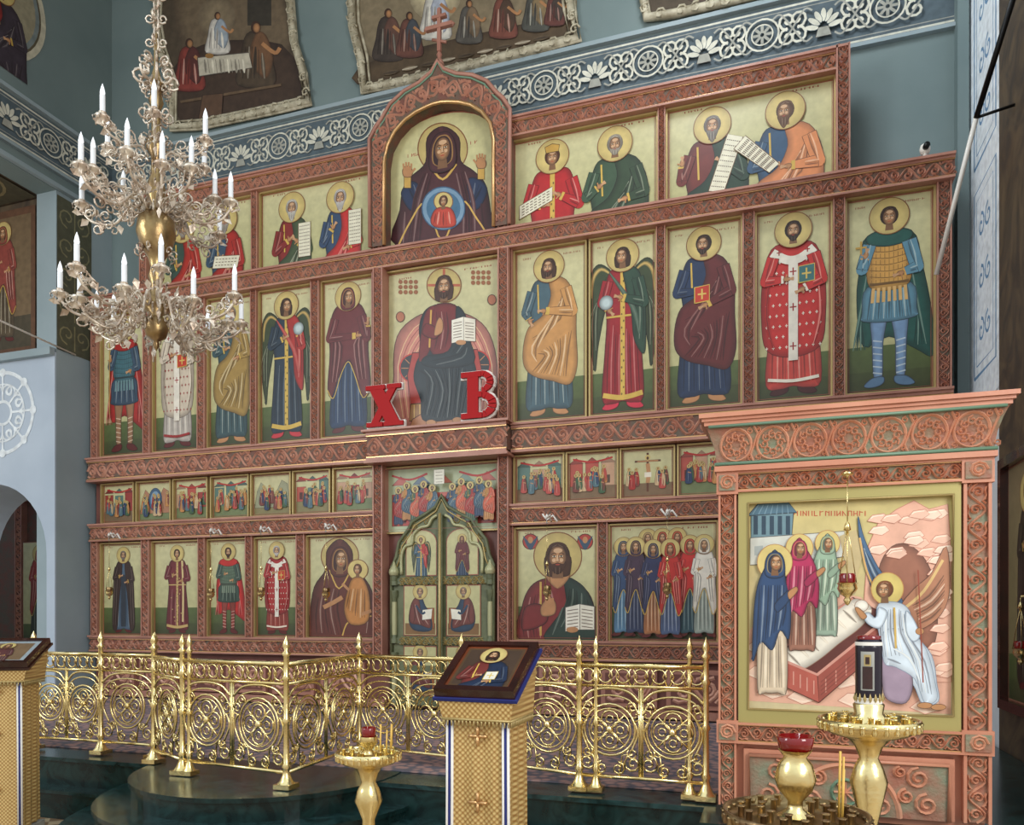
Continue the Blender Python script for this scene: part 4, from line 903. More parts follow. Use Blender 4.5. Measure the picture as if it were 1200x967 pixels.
def pf(cv,x,y,h,c,c2,sit=0):
    cv.poly([(x-h*.14,y-h*.8),(x+h*.14,y-h*.8),(x+h*.26,y-h*.4),(x+h*.28,y),(x-h*.28,y),(x-h*.24,y-h*.4)],c,True,.5)
    cv.poly([(x,y-h*.8),(x+h*.16,y-h*.78),(x+h*.27,y-h*.4),(x+h*.15,y-h*.1),(x-h*.1,y-h*.4)],c2)
    folds(cv,c,[[(x-h*.16,y-h*.6),(x-h*.2,y-h*.1)],[(x-h*.1,y-h*.6),(x-h*.12,y-h*.1)],[(x,y-h*.6),(x-h*.02,y-h*.1)],[(x+h*.1,y-h*.5),(x+h*.14,y-h*.1)]],h*.025)
    cv.line([(x+h*.1,y-h*.65),(x+h*.3,y-h*.5),(x+h*.38,y-h*.58)],h*.06,dk(SK,.1)); cv.ell(x,y-h*.9,h*.075,h*.1,(60,40,30)); cv.ell(x+h*.015,y-h*.89,h*.055,h*.075,dk(SK,.1),soft=True)
def pA(cv):
    cv.poly([(210,-20),(320,-20),(340,60),(230,80)],(106,90,70),True); cv.rect(290,-20,318,30,(56,50,42)); cv.ell(254,20,22,24,(130,114,90),soft=True,edge=.2)
    cv.poly([(215,62),(330,52),(345,130),(215,145)],(66,50,40),True)
    pf(cv,255,62,48,(206,200,190),(150,160,170)); pf(cv,222,105,60,(130,56,48),(84,44,40)); pf(cv,300,100,75,(76,62,48),(110,78,54))
    cv.poly([(232,68),(292,62),(296,80),(234,90)],(186,178,160),False,1); folds(cv,(186,178,160),[[(240+9*k,70),(242+9*k,86)] for k in range(6)],1.6); cv.line([(212,120),(330,100)],3,(100,80,60),False)
    cv.ell(246,66,5,3,(150,110,60)); cv.poly([(232,145),(260,140),(262,110),(238,112)],(90,66,50),False,1)
def pB(cv):
    cv.poly([(430,-20),(660,-20),(660,30),(440,70)],(130,116,92),True); cv.poly([(440,70),(660,20),(668,45),(440,100)],(84,68,50),True)
    cv.ell(510,-5,30,30,(200,186,150),soft=True,edge=.3); pf(cv,510,45,62,(210,206,196),(176,182,196)); pf(cv,455,70,60,(66,56,50),(96,66,56)); pf(cv,480,66,52,(104,66,56),(66,70,76))
    pf(cv,550,50,50,(90,86,80),(120,100,78)); pf(cv,590,44,54,(118,68,56),(78,58,46)); pf(cv,628,36,52,(78,78,72),(128,108,78)); pf(cv,650,30,40,(96,56,50),(66,56,50))
    folds(cv,(100,84,64),[[(450+22*k,88-5*k),(468+22*k,84-5*k)] for k in range(9)],2)
wallpaint('framed_wall_painting',[(196,-90),(186,-20),(184,25),(190,60),(203,100),(203,150),(235,148),(330,128),(362,120),(357,85),(346,50),(340,-20),(346,-90)],pA)
wallpaint('framed_wall_painting',[(418,-90),(412,-30),(414,30),(424,70),(428,106),(470,98),(560,76),(640,56),(676,46),(670,15),(664,-30),(660,-90)],pB)
wallpaint('framed_wall_painting',[(756,-60),(752,-10),(758,22),(790,18),(860,2),(905,-8),(905,-60)],lambda cv:pf(cv,820,0,50,(90,70,60),(110,60,50)))
cv=CV(2.2,2.2); cv.T(); cv.ell(1.1,1.1,1.0,1.0,(196,190,168),0,40); cv.ell(1.1,1.1,.9,.9,(120,130,130),.03,40,(90,80,60)); cv.ell(1.1,1.1,.82,.82,(150,142,118),0,40)
fig(cv,1.35,.0-.9,2.2,kind='him',c1=(130,40,36),c2=(60,50,60),halo=True,wide=1.3); cv.obj('painted_medallion',(-9.14,-1.6-.93,9.42-.93),R=(0,.85,0),Up=(0,0,.85),Nn=(1,0,0),m='fresco',parent=WL)
t=MB(); t.box(1.9,2.3,-4.5,-.85,0,11,'rwall'); t.box(1.93,2.3,-.85,YB,0,11,'white'); WR=t.obj('wall_right')
cv=CV(1.05,6.5); cv.T(); bl=(110,150,188); cv.rect(0,0,1.05,6.5,(236,243,249))
for k in range(3):
    y0=.3+2.05*k; cv.line([(.15,y0),(.9,y0),(.9,y0+1.8),(.15,y0+1.8),(.15,y0)],.035,bl,False); cv.line([(.24,y0+.1),(.81,y0+.1),(.81,y0+1.7),(.24,y0+1.7),(.24,y0+.1)],.015,bl,False)
    for j in range(3):
        for sx in(-1,1): cv.line([(.525+sx*a,b) for a,b in spiral(.12,y0+.4+.5*j,.12,.02,pi/2,1.2,12)],.03,bl,False)
cv.obj('reveal_ornament',(1.925,.25,3.6),R=(0,-1,0),Nn=(-1,0,0),m='fresco',parent=WR)
t=MB(); t.box(1.8,1.9,.2,YB,0,11,'wallu'); t.obj('trim_corner_pilaster')
t=MB(); t.box(-14,4,-10.5,2,-.1,0,'tile'); t.obj('floor')
t=MB(); t.box(-14,4,-5.5,2,11,11.2,'wallu'); t.obj('ceiling')
# solea
t=MB(); t.box(-9.1,1.88,-3.78,.0,0,.42,'marble'); t.box(-9.1,1.88,-3.8,.0,.42,.45,'mtop'); t.box(-9.1,-.36,-3.93,-3.78,0,.2,'marble'); t.box(-9.1,-.36,-3.95,-3.78,.2,.225,'mtop')
t.box(-.36,1.88,-4.15,-3.8,0,.45,'marble')
for r,z in((.98,.455),(1.2,.3),(1.42,.15)):
    t.lathe([(r-.02,0),(r-.02,z-.035),(r,z-.03),(r,z)],-3.5,-3.62,.001,'marble' ,64,False)
    t.lathe([(r,z),(max(0,r-.36),z)],-3.5,-3.62,.001,'mtop',64,False)
    t.lathe([(max(0,r-.36),z),(0,z)],-3.5,-3.62,.001,'mtop',64,False)
t.obj('solea_steps')
t=MB(); t.box(-9.0,1.2,-3.45,-.2,.452,.462,'cloth'); t.obj('carpet')
e=empty('framed_wall_icon')
cv=CV(1.0,1.9); icon_bg(cv,1,1.9,.2,(110,92,60)); fig(cv,.5,.1,1.65,kind='monk',c1=(70,60,50),c2=(50,40,34)); cv.obj('painting',(1.88,-1.2,.9),R=(0,-1,0),Nn=(-1,0,0),parent=e)
t=MB()
for a,b,c,d in((-2.28,-1.12,.82,.9),(-2.28,-1.12,2.8,2.88)): t.box(1.82,1.899,a,b,c,d,'wood')
t.box(1.82,1.899,-2.28,-2.2,.9,2.8,'wood'); t.box(1.82,1.899,-1.2,-1.12,.9,2.8,'wood'); t.obj('frame',e)
t=MB(); t.tube([(U(1193,6.6),-1.9,Zp(1193,-20,6.6)),(U(1144,7.2),-1.3,Zp(1144,138,7.2))],.022,'blackm',8)
t.tube([(U(1144,7.2),-1.3,Zp(1144,138,7.2)),(U(1097,7.6),-.9,Zp(1097,322,7.6))],.02,'whitep',8)
t.tube([(U(1144,7.2),-1.3,Zp(1144,138,7.2)),(1.9,-1.3,Zp(1144,138,7.2)+.05)],.012,'blackm',6); t.obj('window_opening_pole')
t=MB(); t.tube([(-9.12,-2.6,5.36),(-9.12,-.3,5.2)],.012,'whitep',6); t.obj('tie_rod',WL)
t=MB(); xx=U(1100,8.3); zz=6.046
t.lathe([(.05,0),(.05,.015),(.02,.03),(.02,.06)],xx-.1,-.1,zz,'whitep',12,capped=True); t.lathe([(0,.05),(.04,.06),(.05,.1),(.04,.14),(0,.15)],xx-.1,-.1,zz,'whitep',14); t.tube([(xx-.1,-.14,zz+.1),(xx-.1,-.2,zz+.09)],.03,'blackm',10); t.obj('security_camera')
# ============================================================ BRASS RAILING
def bal(p0,p1,mb,z0=.463):
    x0,y0=p0;x1,y1=p1; L=math.hypot(x1-x0,y1-y0); ux,uy=(x1-x0)/L,(y1-y0)/L
    f=lambda a,b:(x0+ux*a,y0+uy*a,z0+b)
    tb=lambda pts,r=.008,n=5,closed=False: mb.tube([f(a,b) for a,b in pts],r,'brass',n,closed)
    for z,r in((.1,.013),(.68,.011),(.81,.017)): tb([(0.02,z),(L-.02,z)],r,6)
    n=max(2,int(round(L/.12))); q=L/n
    for i in range(n):
        c=(i+.5)*q; tb([(c+.045*cos(t*pi/6),.745+.045*sin(t*pi/6)) for t in range(12)],.007,4,True)
        tb([(c-q*.45,.69),(c-q*.2,.745),(c-q*.45,.80)],.006,4); tb([(c+q*.45,.69),(c+q*.2,.745),(c+q*.45,.80)],.006,4)
    m=max(1,int(round(L/.46))); Q=L/m
    for i in range(m):
        c=(i+.5)*Q; R=min(.15,Q*.34)
        if i: tb([(i*Q,.1),(i*Q,.68)],.009)
        tb([(c+(R+.028)*cos(t*pi/12),.4+(R+.028)*sin(t*pi/12)) for t in range(24)],.009,5,True)
        tb([(c+(R)*cos(t*pi/12),.4+(R)*sin(t*pi/12)) for t in range(24)],.006,4,True)
        for k in range(4):
            a=k*pi/2; tb([(c+R*.5*cos(a)+R*.4*cos(t*pi/6),.4+R*.5*sin(a)+R*.4*sin(t*pi/6)) for t in range(12)],.008,4,True)
            tb([(c+R*.5*cos(a)+R*.18*cos(t*pi/4),.4+R*.5*sin(a)+R*.18*sin(t*pi/4)) for t in range(8)],.007,4,True)
            a+=pi/4; tb([(c+R*.2*cos(a),.4+R*.2*sin(a)),(c+R*cos(a),.4+R*sin(a))],.007,4)
            tb([(c+x_,.4+y_) for x_,y_ in spiral((R+.07)*cos(a),(R+.07)*sin(a),.04,.01,a+pi,1.4 if k%2 else -1.4,10)],.007,4)
        mb.lathe([(0,-.03),(.03,0),(0,.03)],f(c,0)[0],f(c,0)[1],z0+.4,'brass',8)
        tb(crom([(c-Q*.47,.58),(c-Q*.3,.645),(c,.665),(c+Q*.3,.645),(c+Q*.47,.58)],4,False),.01)
        tb(crom([(c-Q*.47,.5),(c-Q*.32,.59),(c,.62),(c+Q*.32,.59),(c+Q*.47,.5)],4,False),.007)
        for sx in(-1,1):
            tb([(c+sx*(Q*.37+a),b) for a,b in spiral(0,.19,.06,.01,pi/2,1.6,14)],.008)
            tb([(c+sx*(Q*.40+a),b) for a,b in spiral(0,.50,.045,.01,-pi/2,1.4,12)],.007,4)
            tb([(c+sx*a,b) for a,b in spiral(.055,.155,.045,.01,pi/2,-1.5,12)],.008)
            tb(crom([(c+sx*Q*.34,.26),(c+sx*Q*.45,.38),(c+sx*Q*.38,.46)],4,False),.008)
            tb([(c+sx*Q*.16,.1),(c+sx*Q*.2,.24),(c+sx*Q*.3,.25)],.006,4)
            tb([(c+sx*Q*.47,.1),(c+sx*Q*.47,.68)],.006,4)
def post(mb,x,y,z0=.463,big=True):
    s=1 if big else .8
    mb.box(x-.06*s,x+.06*s,y-.06*s,y+.06*s,z0,z0+.03,'brass')
    mb.lathe([(.06*s,.03),(.042*s,.05),(.026*s,.09),(.02*s,.12),(.032*s,.14),(.02*s,.16),(.018*s,.42),(.03*s,.44),(.018*s,.46),(.018*s,.7),(.03*s,.72),(.018*s,.74),(.018*s,.86),(.032*s,.88),(.012*s,.9),(.026*s,.93),(.018*s,.96),(.005*s,.985),(0,1.0)],x,y,z0,'brass',12)
R=[[(-8.4,4.89),(-7.4,4.89),(-6.6,4.89),(-5.9,4.89),(-5.17,4.89),(-4.6,4.87),(-4.47,4.72),(-3.96,4.45),(-2.99,4.30),(-3.05,5.35),(-2.1,5.15),(-1.16,4.86),(-.36,4.84)]]
rl=MB()
for ch in R:
    for i,(a,b) in enumerate(ch):
        post(rl,a,b-D0,big=True)
        if i:
            a0,b0=ch[i-1]
            if i not in(6,): bal((a0,b0-D0),(a,b-D0),rl)
for a,b in((-3.89,4.44),(-1.05,4.86),(-.46,4.85)): post(rl,a,b-D0,big=False)
rl.obj('brass_altar_railing')
# ============================================================ KIOT (icon shrine)
kt=empty('carved_icon_shrine'); k=MB(); Yk=4.6; yf=Yk-D0; yb=yf+.28
X0,X1=U(842,Yk),U(1162,Yk)
k.box(X0+.02,X1-.02,yf+.05,yb,.452,2.42,'krail')
kg,kr,kl='kground','krelief','krail'
for z0,z1 in((.5,.86),(.99,2.29)):
    vbeam(k,X0,X0+.1,z0,z1,yf,yf+.06,kg,kr,kl); vbeam(k,X1-.13,X1,z0,z1,yf,yf+.06,kg,kr,kl)
for a,b in((X0-.01,X0+.11),(X1-.14,X1+.01)):
    k.box(a,b,yf-.02,yf+.06,2.29,2.42,kl); k.box(a,b,yf-.02,yf+.06,.86,.99,kl); k.box(a+.015,b-.015,yf-.03,yf-.02,2.31,2.40,kg); k.box(a+.015,b-.015,yf-.03,yf-.02,.88,.97,kg)
    for zz in(2.355,.925): k.ribbon(spiral((a+b)/2,zz,.045,.01,0,2,16),.014,.012,kr,lambda p,q,h:(p,yf-.03-h,q))
hbeam(k,X0+.11,X1-.14,2.30,2.42,yf-.005,yf+.06,kg,kr,kl); hbeam(k,X0+.11,X1-.14,.86,.98,yf-.005,yf+.06,kg,kr,kl)
k.box(X0-.02,X1+.02,yf-.04,yb,2.42,2.45,kl)
pr=[(0,2.45),(.0,2.48),(.01,2.55),(.032,2.62),(.055,2.675)]
vs=[];fs=[]
for o,z in pr: vs+=[(X0-.01-o,yb,z),(X0-.01-o,yf-.02-o,z),(X1+.01+o,yf-.02-o,z),(X1+.01+o,yb,z)]
for i in range(4):
    for j in range(3): a=i*4+j; fs.append((a,a+1,a+5,a+4))
k.add(vs,fs,kg)
def off(z):
    for i in range(4):
        if z<=pr[i+1][1]: t=(z-pr[i][1])/(pr[i+1][1]-pr[i][1]); return pr[i][0]+(pr[i+1][0]-pr[i][0])*t
    return .055
cf=lambda a,b,h:(X0+a,yf-.02-off(max(2.45,min(2.675,b)))-h,b)
Lk=X1-X0; n=7; zr=2.563
for i in range(n):
    cx=Lk*(i+.5)/n; r=.084
    k.ribbon([(cx+r*cos(2*pi*t/20),zr+r*1.05*sin(2*pi*t/20)) for t in range(21)],.016,.014,kr,cf)
    for j in range(8):
        a=j*pi/4; k.ribbon(spiral(cx+.043*cos(a),zr+.046*sin(a),.025,.006,a,1.2,8),.011,.012,kr,cf)
    for zz_,sg in((2.475,1),(2.655,-1)):
        for sx in(-1,1): k.ribbon([(cx+Lk/n/2+sx*a,zz_+sg*b) for a,b in spiral(.02,.018,.018,.005,-pi/2,1.2,8)],.009,.01,kr,cf)
    k.ribbon([(cx+Lk/n/2,2.46),(cx+Lk/n/2-.02,2.51),(cx+Lk/n/2,zr),(cx+Lk/n/2+.02,2.62),(cx+Lk/n/2,2.66)],.014,.014,kr,cf)
k.tube([(X0-.02,yf-.035,2.462),(X1+.02,yf-.035,2.462)],.01,'teal'); k.tube([(X0-.05,yf-.085,2.668),(X1+.05,yf-.085,2.668)],.009,'teal')
for o,z0,z1 in((.065,2.675,2.698),(.077,2.698,2.716),(.092,2.716,2.74)): k.box(X0-.01-o,X1+.01+o,yf-.02-o,yb,z0,z1,kl)
ix0,ix1,iz0,iz1=U(877,Yk),U(1117,Yk),1.06,2.235
fx0,fx1=X0+.11,X1-.14
k.box(fx0,fx1,yf+.0,yf+.05,iz1,2.30,'olive'); k.box(fx0,fx1,yf,yf+.05,.98,iz0,'olive'); k.box(fx0,ix0,yf,yf+.05,iz0,iz1,'olive'); k.box(ix1,fx1,yf,yf+.05,iz0,iz1,'olive')
k.tube([(ix0,yf-.004,iz0),(ix1,yf-.004,iz0),(ix1,yf-.004,iz1),(ix0,yf-.004,iz1)],.008,'gold',6,True)
lx0,lx1=fx0+.03,fx1-.03
k.box(lx0,lx1,yf+.0,yf+.05,.5,.83,kl); k.box(lx0+.03,lx1-.03,yf-.012,yf,.5,.80,kg); k.tube([(lx0+.03,yf-.02,.5),(lx0+.03,yf-.02,.8),(lx1-.03,yf-.02,.8),(lx1-.03,yf-.02,.5)],.012,kl)
cx=(lx0+lx1)/2; lf=lambda a,b,h:(a,yf-.012-h,b)
k.ribbon([(cx+.27*cos(pi*t/24),.5+.27*sin(pi*t/24)) for t in range(25)],.03,.02,kr,lf); k.ribbon([(cx+.07*cos(2*pi*t/16),.62+.07*sin(2*pi*t/16)) for t in range(17)],.02,.02,'teal',lf)
for j in range(8):
    a=j*pi/4; k.ribbon([(cx,.62),(cx+.06*cos(a),.62+.06*sin(a))],.014,.018,kr,lf)
for a,b,r in((-.18,.56,.06),(.18,.56,.06),(-.14,.69,.045),(.14,.69,.045),(-.36,.72,.06),(.36,.72,.06),(-.4,.58,.06),(.4,.58,.06),(-.3,.62,.04),(.3,.62,.04),(-.27,.75,.03),(.27,.75,.03)):
    k.ribbon(spiral(cx+a,b,r,.008,pi/2,1.7 if a>0 else -1.7,18),.018,.02,kr,lf)
k.obj('carved_case',kt)
w,h=ix1-ix0,iz1-iz0; cv=CV(w,h,.00005); cv.T(); cv.put([(0,0),(w,0),(w,h),(0,h)],[(206,190,150),(206,190,150),(200,184,120),(204,186,126)]); cv.L+=1; pxmap(cv,ix0,iz0,Yk)
cv.glyph(900,604,120,-6,18,(186,84,56))
pink=(226,174,150); pl=(240,206,184); pd=(190,124,104)
cv.poly([(878,740),(905,700),(960,690),(1010,700),(1050,760),(1116,780),(1116,838),(878,822)],pink,False)
for a,b in((890,790),(905,812),(985,800),(1010,780),(1000,822),(1060,800),(1085,830),(940,818),(1030,812),(890,760)):
    cv.poly([(a-18,b),(a-6,b-9),(a+16,b-8),(a+20,b+3),(a,b+8)],pl,False,.7,olc=pd); cv.line([(a-12,b+1),(a+2,b+5),(a+16,b+1)],1.2,lt(pl,.4))
cv.poly([(880,600),(888,590),(924,589),(930,600),(928,628),(880,630)],(110,140,150),False,1); cv.poly([(876,604),(888,590),(924,588),(934,600)],(84,116,134),False,1)
for q in range(7): cv.line([(882+7*q,602),(889+5.6*q,591)],.8,(130,160,176),False)
for q in range(5): cv.rect(883+9.5*q,626,888+9.5*q,604,(50,70,86))
cv.poly([(879,630),(990,622),(990,652),(960,656),(879,662)],(206,206,196),False,.8)
for q in range(7): cv.poly([(884+14*q,640),(894+14*q,639),(894+14*q,650),(884+14*q,651)],(170,176,172),False)
cv.poly([(1000,690),(990,655),(984,628),(1004,620),(1012,650)],(196,176,130),False)
cv.poly([(1012,720),(1018,640),(1030,612),(1052,596),(1072,586),(1090,596),(1112,590),(1116,650),(1116,800),(1080,800),(1040,760)],pink,False,.8,olc=pd)
cv.poly([(1036,720),(1030,670),(1046,640),(1070,640),(1092,668),(1100,720),(1092,760),(1050,760)],(160,106,84),True,.6,sd=.16)
rr=random.Random(5)
for q in range(34):
    a=rr.uniform(1028,1108); b=rr.uniform(596,652)
    if q>=18: a=rr.uniform(1098,1112); b=rr.uniform(650,795)
    cv.poly([(a-12,b+2),(a-6,b-5),(a+8,b-7),(a+13,b-1),(a+4,b+5)],pl if q%2 else lt(pink,.2),False,.6,olc=pd); cv.line([(a-8,b-1),(a-4,b-3.5),(a+7,b-5)],1.1,lt(pl,.5))
bl=(74,104,136)
cv.poly([(1030,705),(1016,670),(1008,635),(1006,604),(1014,632),(1030,665),(1050,690),(1060,712)],bl,True,.6,soft=False); folds(cv,bl,[[(1036,702),(1020,668),(1011,636)],[(1042,701),(1024,670),(1013,642)],[(1048,702),(1030,674),(1016,648)]],1.4); cv.line([(1030,700),(1016,668),(1008,630)],2.4,(206,166,104))
wg=(176,122,92)
cv.poly([(1056,712),(1072,690),(1092,672),(1110,640),(1114,690),(1104,720),(1080,738),(1064,735)],wg,True,.6,soft=False); cv.line([(1062,712),(1084,692),(1106,656)],3.4,(214,180,120)); folds(cv,wg,[[(1070,710),(1090,698),(1107,674)],[(1072,715),(1092,704),(1108,684)],[(1075,720),(1094,709),(1108,692)],[(1077,726),(1094,716),(1107,702)],[(1078,731),(1092,724),(1104,712)]],1.8)
br=(176,90,76)
cv.poly([(906,768),(1000,700),(1042,722),(958,792)],(96,48,42),False,1)
shr=(234,226,210)
cv.poly([(914,774),(930,752),(954,734),(980,714),(1000,702),(1016,706),(1022,718),(1008,736),(984,754),(962,772),(940,785),(920,784)],shr,True,.8,olc=(150,120,100))
folds(cv,(216,204,186),[[(922+11*q,764-8.2*q),(938+11*q,780-8.4*q)] for q in range(8)],1.5)
cv.ell(1010,710,8,7,(242,236,222),.8,16,(160,130,110),soft=True,edge=.15)
cv.poly([(906,768),(958,790),(960,824),(908,800)],br,False,1); cv.poly([(958,790),(1042,722),(1044,752),(960,824)],dk(br,.15),False,1)
cv.line([(906,769),(958,791),(1042,723)],3.4,lt(br,.35),False); cv.line([(906,768),(1000,701)],2.0,lt(br,.25),False)
for q in range(6): cv.line([(914+8*q,780+3.6*q),(914+8*q,796+3.6*q)],1.2,lt(br,.4),False,False); cv.line([(968+12*q,796-10*q),(968+12*q,812-10*q)],1.4,lt(br,.3),False,False)
cv.L+=1
for q in range(4): cv.line([(962,800+5*q),(1042,732+5*q)],1,dk(br,.3),False,False)
cv.L+=1
def wm(x,top,bot,c1,c2,w=1.0,lean=0,hal=True):
    H=bot-top
    cv.map=None; pxmap(cv,ix0,iz0,Yk)
    hr=H*.062
    if hal: cv.ell(x+lean,top+hr*1.25,hr*2,hr*2.05,(212,190,120),.8,28,(180,130,80))
    cv.poly([(x-12*w,top+H*.5),(x+12*w,top+H*.5),(x+15*w,bot-4),(x+6,bot),(x-8,bot),(x-15*w,bot-5)],c1,True,.7)
    folds(cv,c1,[[(x-10*w+4*q*w,top+H*.6),(x-12*w+4.8*q*w,bot-6)] for q in range(6)],1.5)
    cv.poly([(x+lean-9*w,top+H*.1),(x+lean,top-2),(x+lean+9*w,top+H*.1),(x+14*w,top+H*.22),(x+19*w,top+H*.4),(x+17*w,top+H*.62),(x+8*w,top+H*.56),(x,top+H*.7),(x-12*w,top+H*.64),(x-20*w,top+H*.78),(x-19*w,top+H*.45),(x-15*w,top+H*.24)],c2,True,.7,sd=.08)
    folds(cv,c2,[[(x-13*w+4.6*q*w,top+H*.24),(x-14*w+4.6*q*w,top+H*.42),(x-16*w+4.4*q*w,top+H*(.68-.025*q))] for q in range(7)],1.6)
    cv.poly([(x+2*w,top+H*.38),(x+12*w,top+H*.30),(x+18*w,top+H*.28),(x+17*w,top+H*.35),(x+6*w,top+H*.43)],dk(c2,.1),True,.5)
    cv.poly([(x+16*w,top+H*.29),(x+24*w,top+H*.25),(x+26*w,top+H*.28),(x+18*w,top+H*.34)],SK,True,.4)
    head_px(cv,ix0,iz0,x+lean,top+hr*1.35,hr*1.02,Yk,halo=False,beard=0,hood=c2,turn=1); pxmap(cv,ix0,iz0,Yk)
wm(968,627,745,(150,170,150),(154,180,154),.9,2)
wm(940,632,762,(160,110,90),(182,50,92),1.05,-3)
wm(905,646,812,(216,196,168),(50,76,114),1.15,3)
wht=(216,228,238)
cv.ell(1040,690,19,19,(220,198,116),1,30,(190,140,80),soft=True,edge=.1)
cv.poly([(1030,708),(1052,706),(1066,716),(1072,742),(1092,768),(1098,800),(1100,822),(1082,826),(1070,802),(1052,790),(1034,786),(1034,760),(1028,730)],wht,True,.7,olc=(120,140,160),edge=.2)
cv.poly([(1034,770),(1060,764),(1070,800),(1062,824),(1040,820),(1034,800)],(160,140,158),True,.6)
cv.poly([(1036,740),(1066,740),(1086,762),(1096,800),(1098,820),(1084,824),(1072,796),(1050,782),(1036,776)],wht,True,.6,olc=(120,140,160),edge=.2)
wf=(206,218,230)
folds(cv,wf,[[(1034,716),(1032,740),(1036,770)],[(1039,715),(1038,740),(1041,770)],[(1044,714),(1044,740),(1050,768)],[(1050,714),(1051,740),(1060,770)],[(1054,714),(1056,742),(1070,772),(1078,810)],[(1058,718),(1062,744),(1077,774),(1085,812)],[(1062,722),(1066,746),(1084,776),(1092,814)],[(1046,760),(1066,772),(1078,798)],[(1040,772),(1056,778)]],1.5)
cv.poly([(1030,712),(1040,718),(1032,736),(1018,732),(1012,722),(1018,718),(1026,724)],wht,True,.6,olc=(120,140,160)); cv.poly([(1016,722),(1006,712),(1002,714),(1010,726)],SK,True,.4)
cv.poly([(1062,716),(1072,728),(1078,746),(1070,752),(1062,740)],wht,True,.6,olc=(120,140,160)); cv.ell(1078,740,5,4,SK,.4); cv.line([(1076,668),(1082,800)],1.4,(150,70,50),False)
cv.ell(1084,827,9,3.6,SK,.6); cv.ell(1100,829,9,3.6,SK,.6); cv.line([(1048,712),(1050,760)],2.4,(206,170,90),False)
head_px(cv,ix0,iz0,1037,692,10.5,Yk,halo=False,beard=0,hair=(130,76,40),turn=-1)
cv.obj('icon_of_myrrhbearers',(ix0,yf+.03,iz0),parent=kt)
lampada(993,690,4.4,Zp(993,560,4.4),'hanging_oil_lamp',1,False,kt)
t=MB(); x=U(993,4.4); zt=Zp(993,560,4.4)+.006; t.tube([(x,4.4-D0,zt),(x,4.4-D0+.02,zt+.03),(x,yf-.01,zt+.03)],.008,'brass',6); t.lathe([(0,0.004),(.03,.01),(.03,.02),(0,.03)],x,4.4-D0,zt,'brass',10); t.obj('lamp_bracket',kt)
# ============================================================ LECTERNS
def lectern(x,y,z0,rot,w,dp,zf,zb,draw,fringe='blue',board=.03):
    e=empty('icon_lectern',(x,y,z0)); e.rotation_euler=(0,0,rot); m=MB()
    bw,bd=w*.37,dp*.36
    m.box(-bw-.03,bw+.03,-bd-.03,bd+.03,0,.05,'concrete')
    zt=zf-.06
    pts=[];N=48
    for i in range(N):
        t=i/N*4; s=int(t); f=t-s
        c=[(-bw,-bd),(bw,-bd),(bw,bd),(-bw,bd)]; a=c[s];b=c[(s+1)%4]
        nx,ny=[(0,-1),(1,0),(0,1),(-1,0)][s]; rp=.006*sin(f*pi*6)
        pts.append((a[0]+(b[0]-a[0])*f+nx*rp,a[1]+(b[1]-a[1])*f+ny*rp))
    vs=[(a*1.04,b*1.04,.06) for a,b in pts]+[(a,b,zt) for a,b in pts]
    m.add(vs,[(i,(i+1)%N,N+(i+1)%N,N+i) for i in range(N)],'broc')
    for sx in(-1,1):
        for q in(0,.012,-.012): m.tube([(sx*(bw*.98)+q,-bd-.014,.06),(sx*(bw*.95)+q,-bd-.014,zt)],.007,'whitep' if q else 'blue',5)
    for zc_ in (.35,.75,1.05):
        for q in range(4):
            a=q*pi/2; m.tube([(0,-bd-.012,zc_),(.045*cos(a),-bd-.014,zc_+.045*sin(a))],.008,'gilt',5)
    hw,hd=w/2,dp/2
    A=[(-hw*.94,-hd*.96,zf-.02),(hw*.94,-hd*.96,zf-.02),(hw*.94,hd*.96,zb-.03),(-hw*.94,hd*.96,zb-.03)]
    Bv=[(-hw*.86,-hd*.9,zf-.1),(hw*.86,-hd*.9,zf-.1),(hw*.86,hd*.9,zf-.1),(-hw*.86,hd*.9,zf-.1)]
    m.add(A+Bv,[(i,(i+1)%4,4+(i+1)%4,4+i) for i in range(4)],'broc')
    for i in range(4):
        a,b=Vector(Bv[i]),Vector(Bv[(i+1)%4]); m.tube([a,b],.006,'gold',5)
        for q in range(18): p=a.lerp(b,(q+.5)/18); m.tube([p,p-Vector((0,0,.03))],.004,'gold',4)
    m.obj('draped_stand',e)
    sl=Vector((0,dp,zb-zf)); L=sl.length; up=sl/L; nr=Vector((0,-up.z,up.y))
    b=MB(); O=Vector((-hw,-hd,zf))
    def slab(a0,a1,b0,b1,h0,h1,mm):
        vs=[O+Vector((a,0,0))+up*bb+nr*hh for a in(a0,a1) for bb in(b0,b1) for hh in(h0,h1)]
        b.add(vs,[(0,1,3,2),(4,6,7,5),(0,4,5,1),(2,3,7,6),(0,2,6,4),(1,5,7,3)],mm)
    slab(-.01,w+.01,-.01,L+.01,-.015,0,fringe); slab(0,w,0,L,0,board,'wood')
    for a0,a1,b0,b1 in((0,w,0,.035),(0,w,L-.035,L),(0,.035,.035,L-.035),(w-.035,w,.035,L-.035)): slab(a0,a1,b0,b1,board,board+.014,'wood')
    b.obj('icon_board',e)
    iw,ih=w-.07,L-.07; cv=CV(iw,ih,.00004); draw(cv,iw,ih)
    P=O+Vector((.035,0,0))+up*.035+nr*(board+.001)
    cv.obj('icon',P,R=(1,0,0),Up=up,Nn=nr,parent=e)
    return e
def d1(cv,w,h):
    cv.T(); cv.rect(0,0,w,h,(120,60,30)); cv.rect(w*.04,h*.04,w*.96,h*.96,(84,62,40)); cv.rect(w*.08,h*.08,w*.92,h*.92,(70,52,40))
    fig(cv,w*.5,-h*1.05,h*1.95,kind='him',c1=(110,44,40),c2=(30,44,70),hair=(50,30,20),longh=True,items=[('book',.06,.68,(225,220,205))],wide=1.25,shoe=SK)
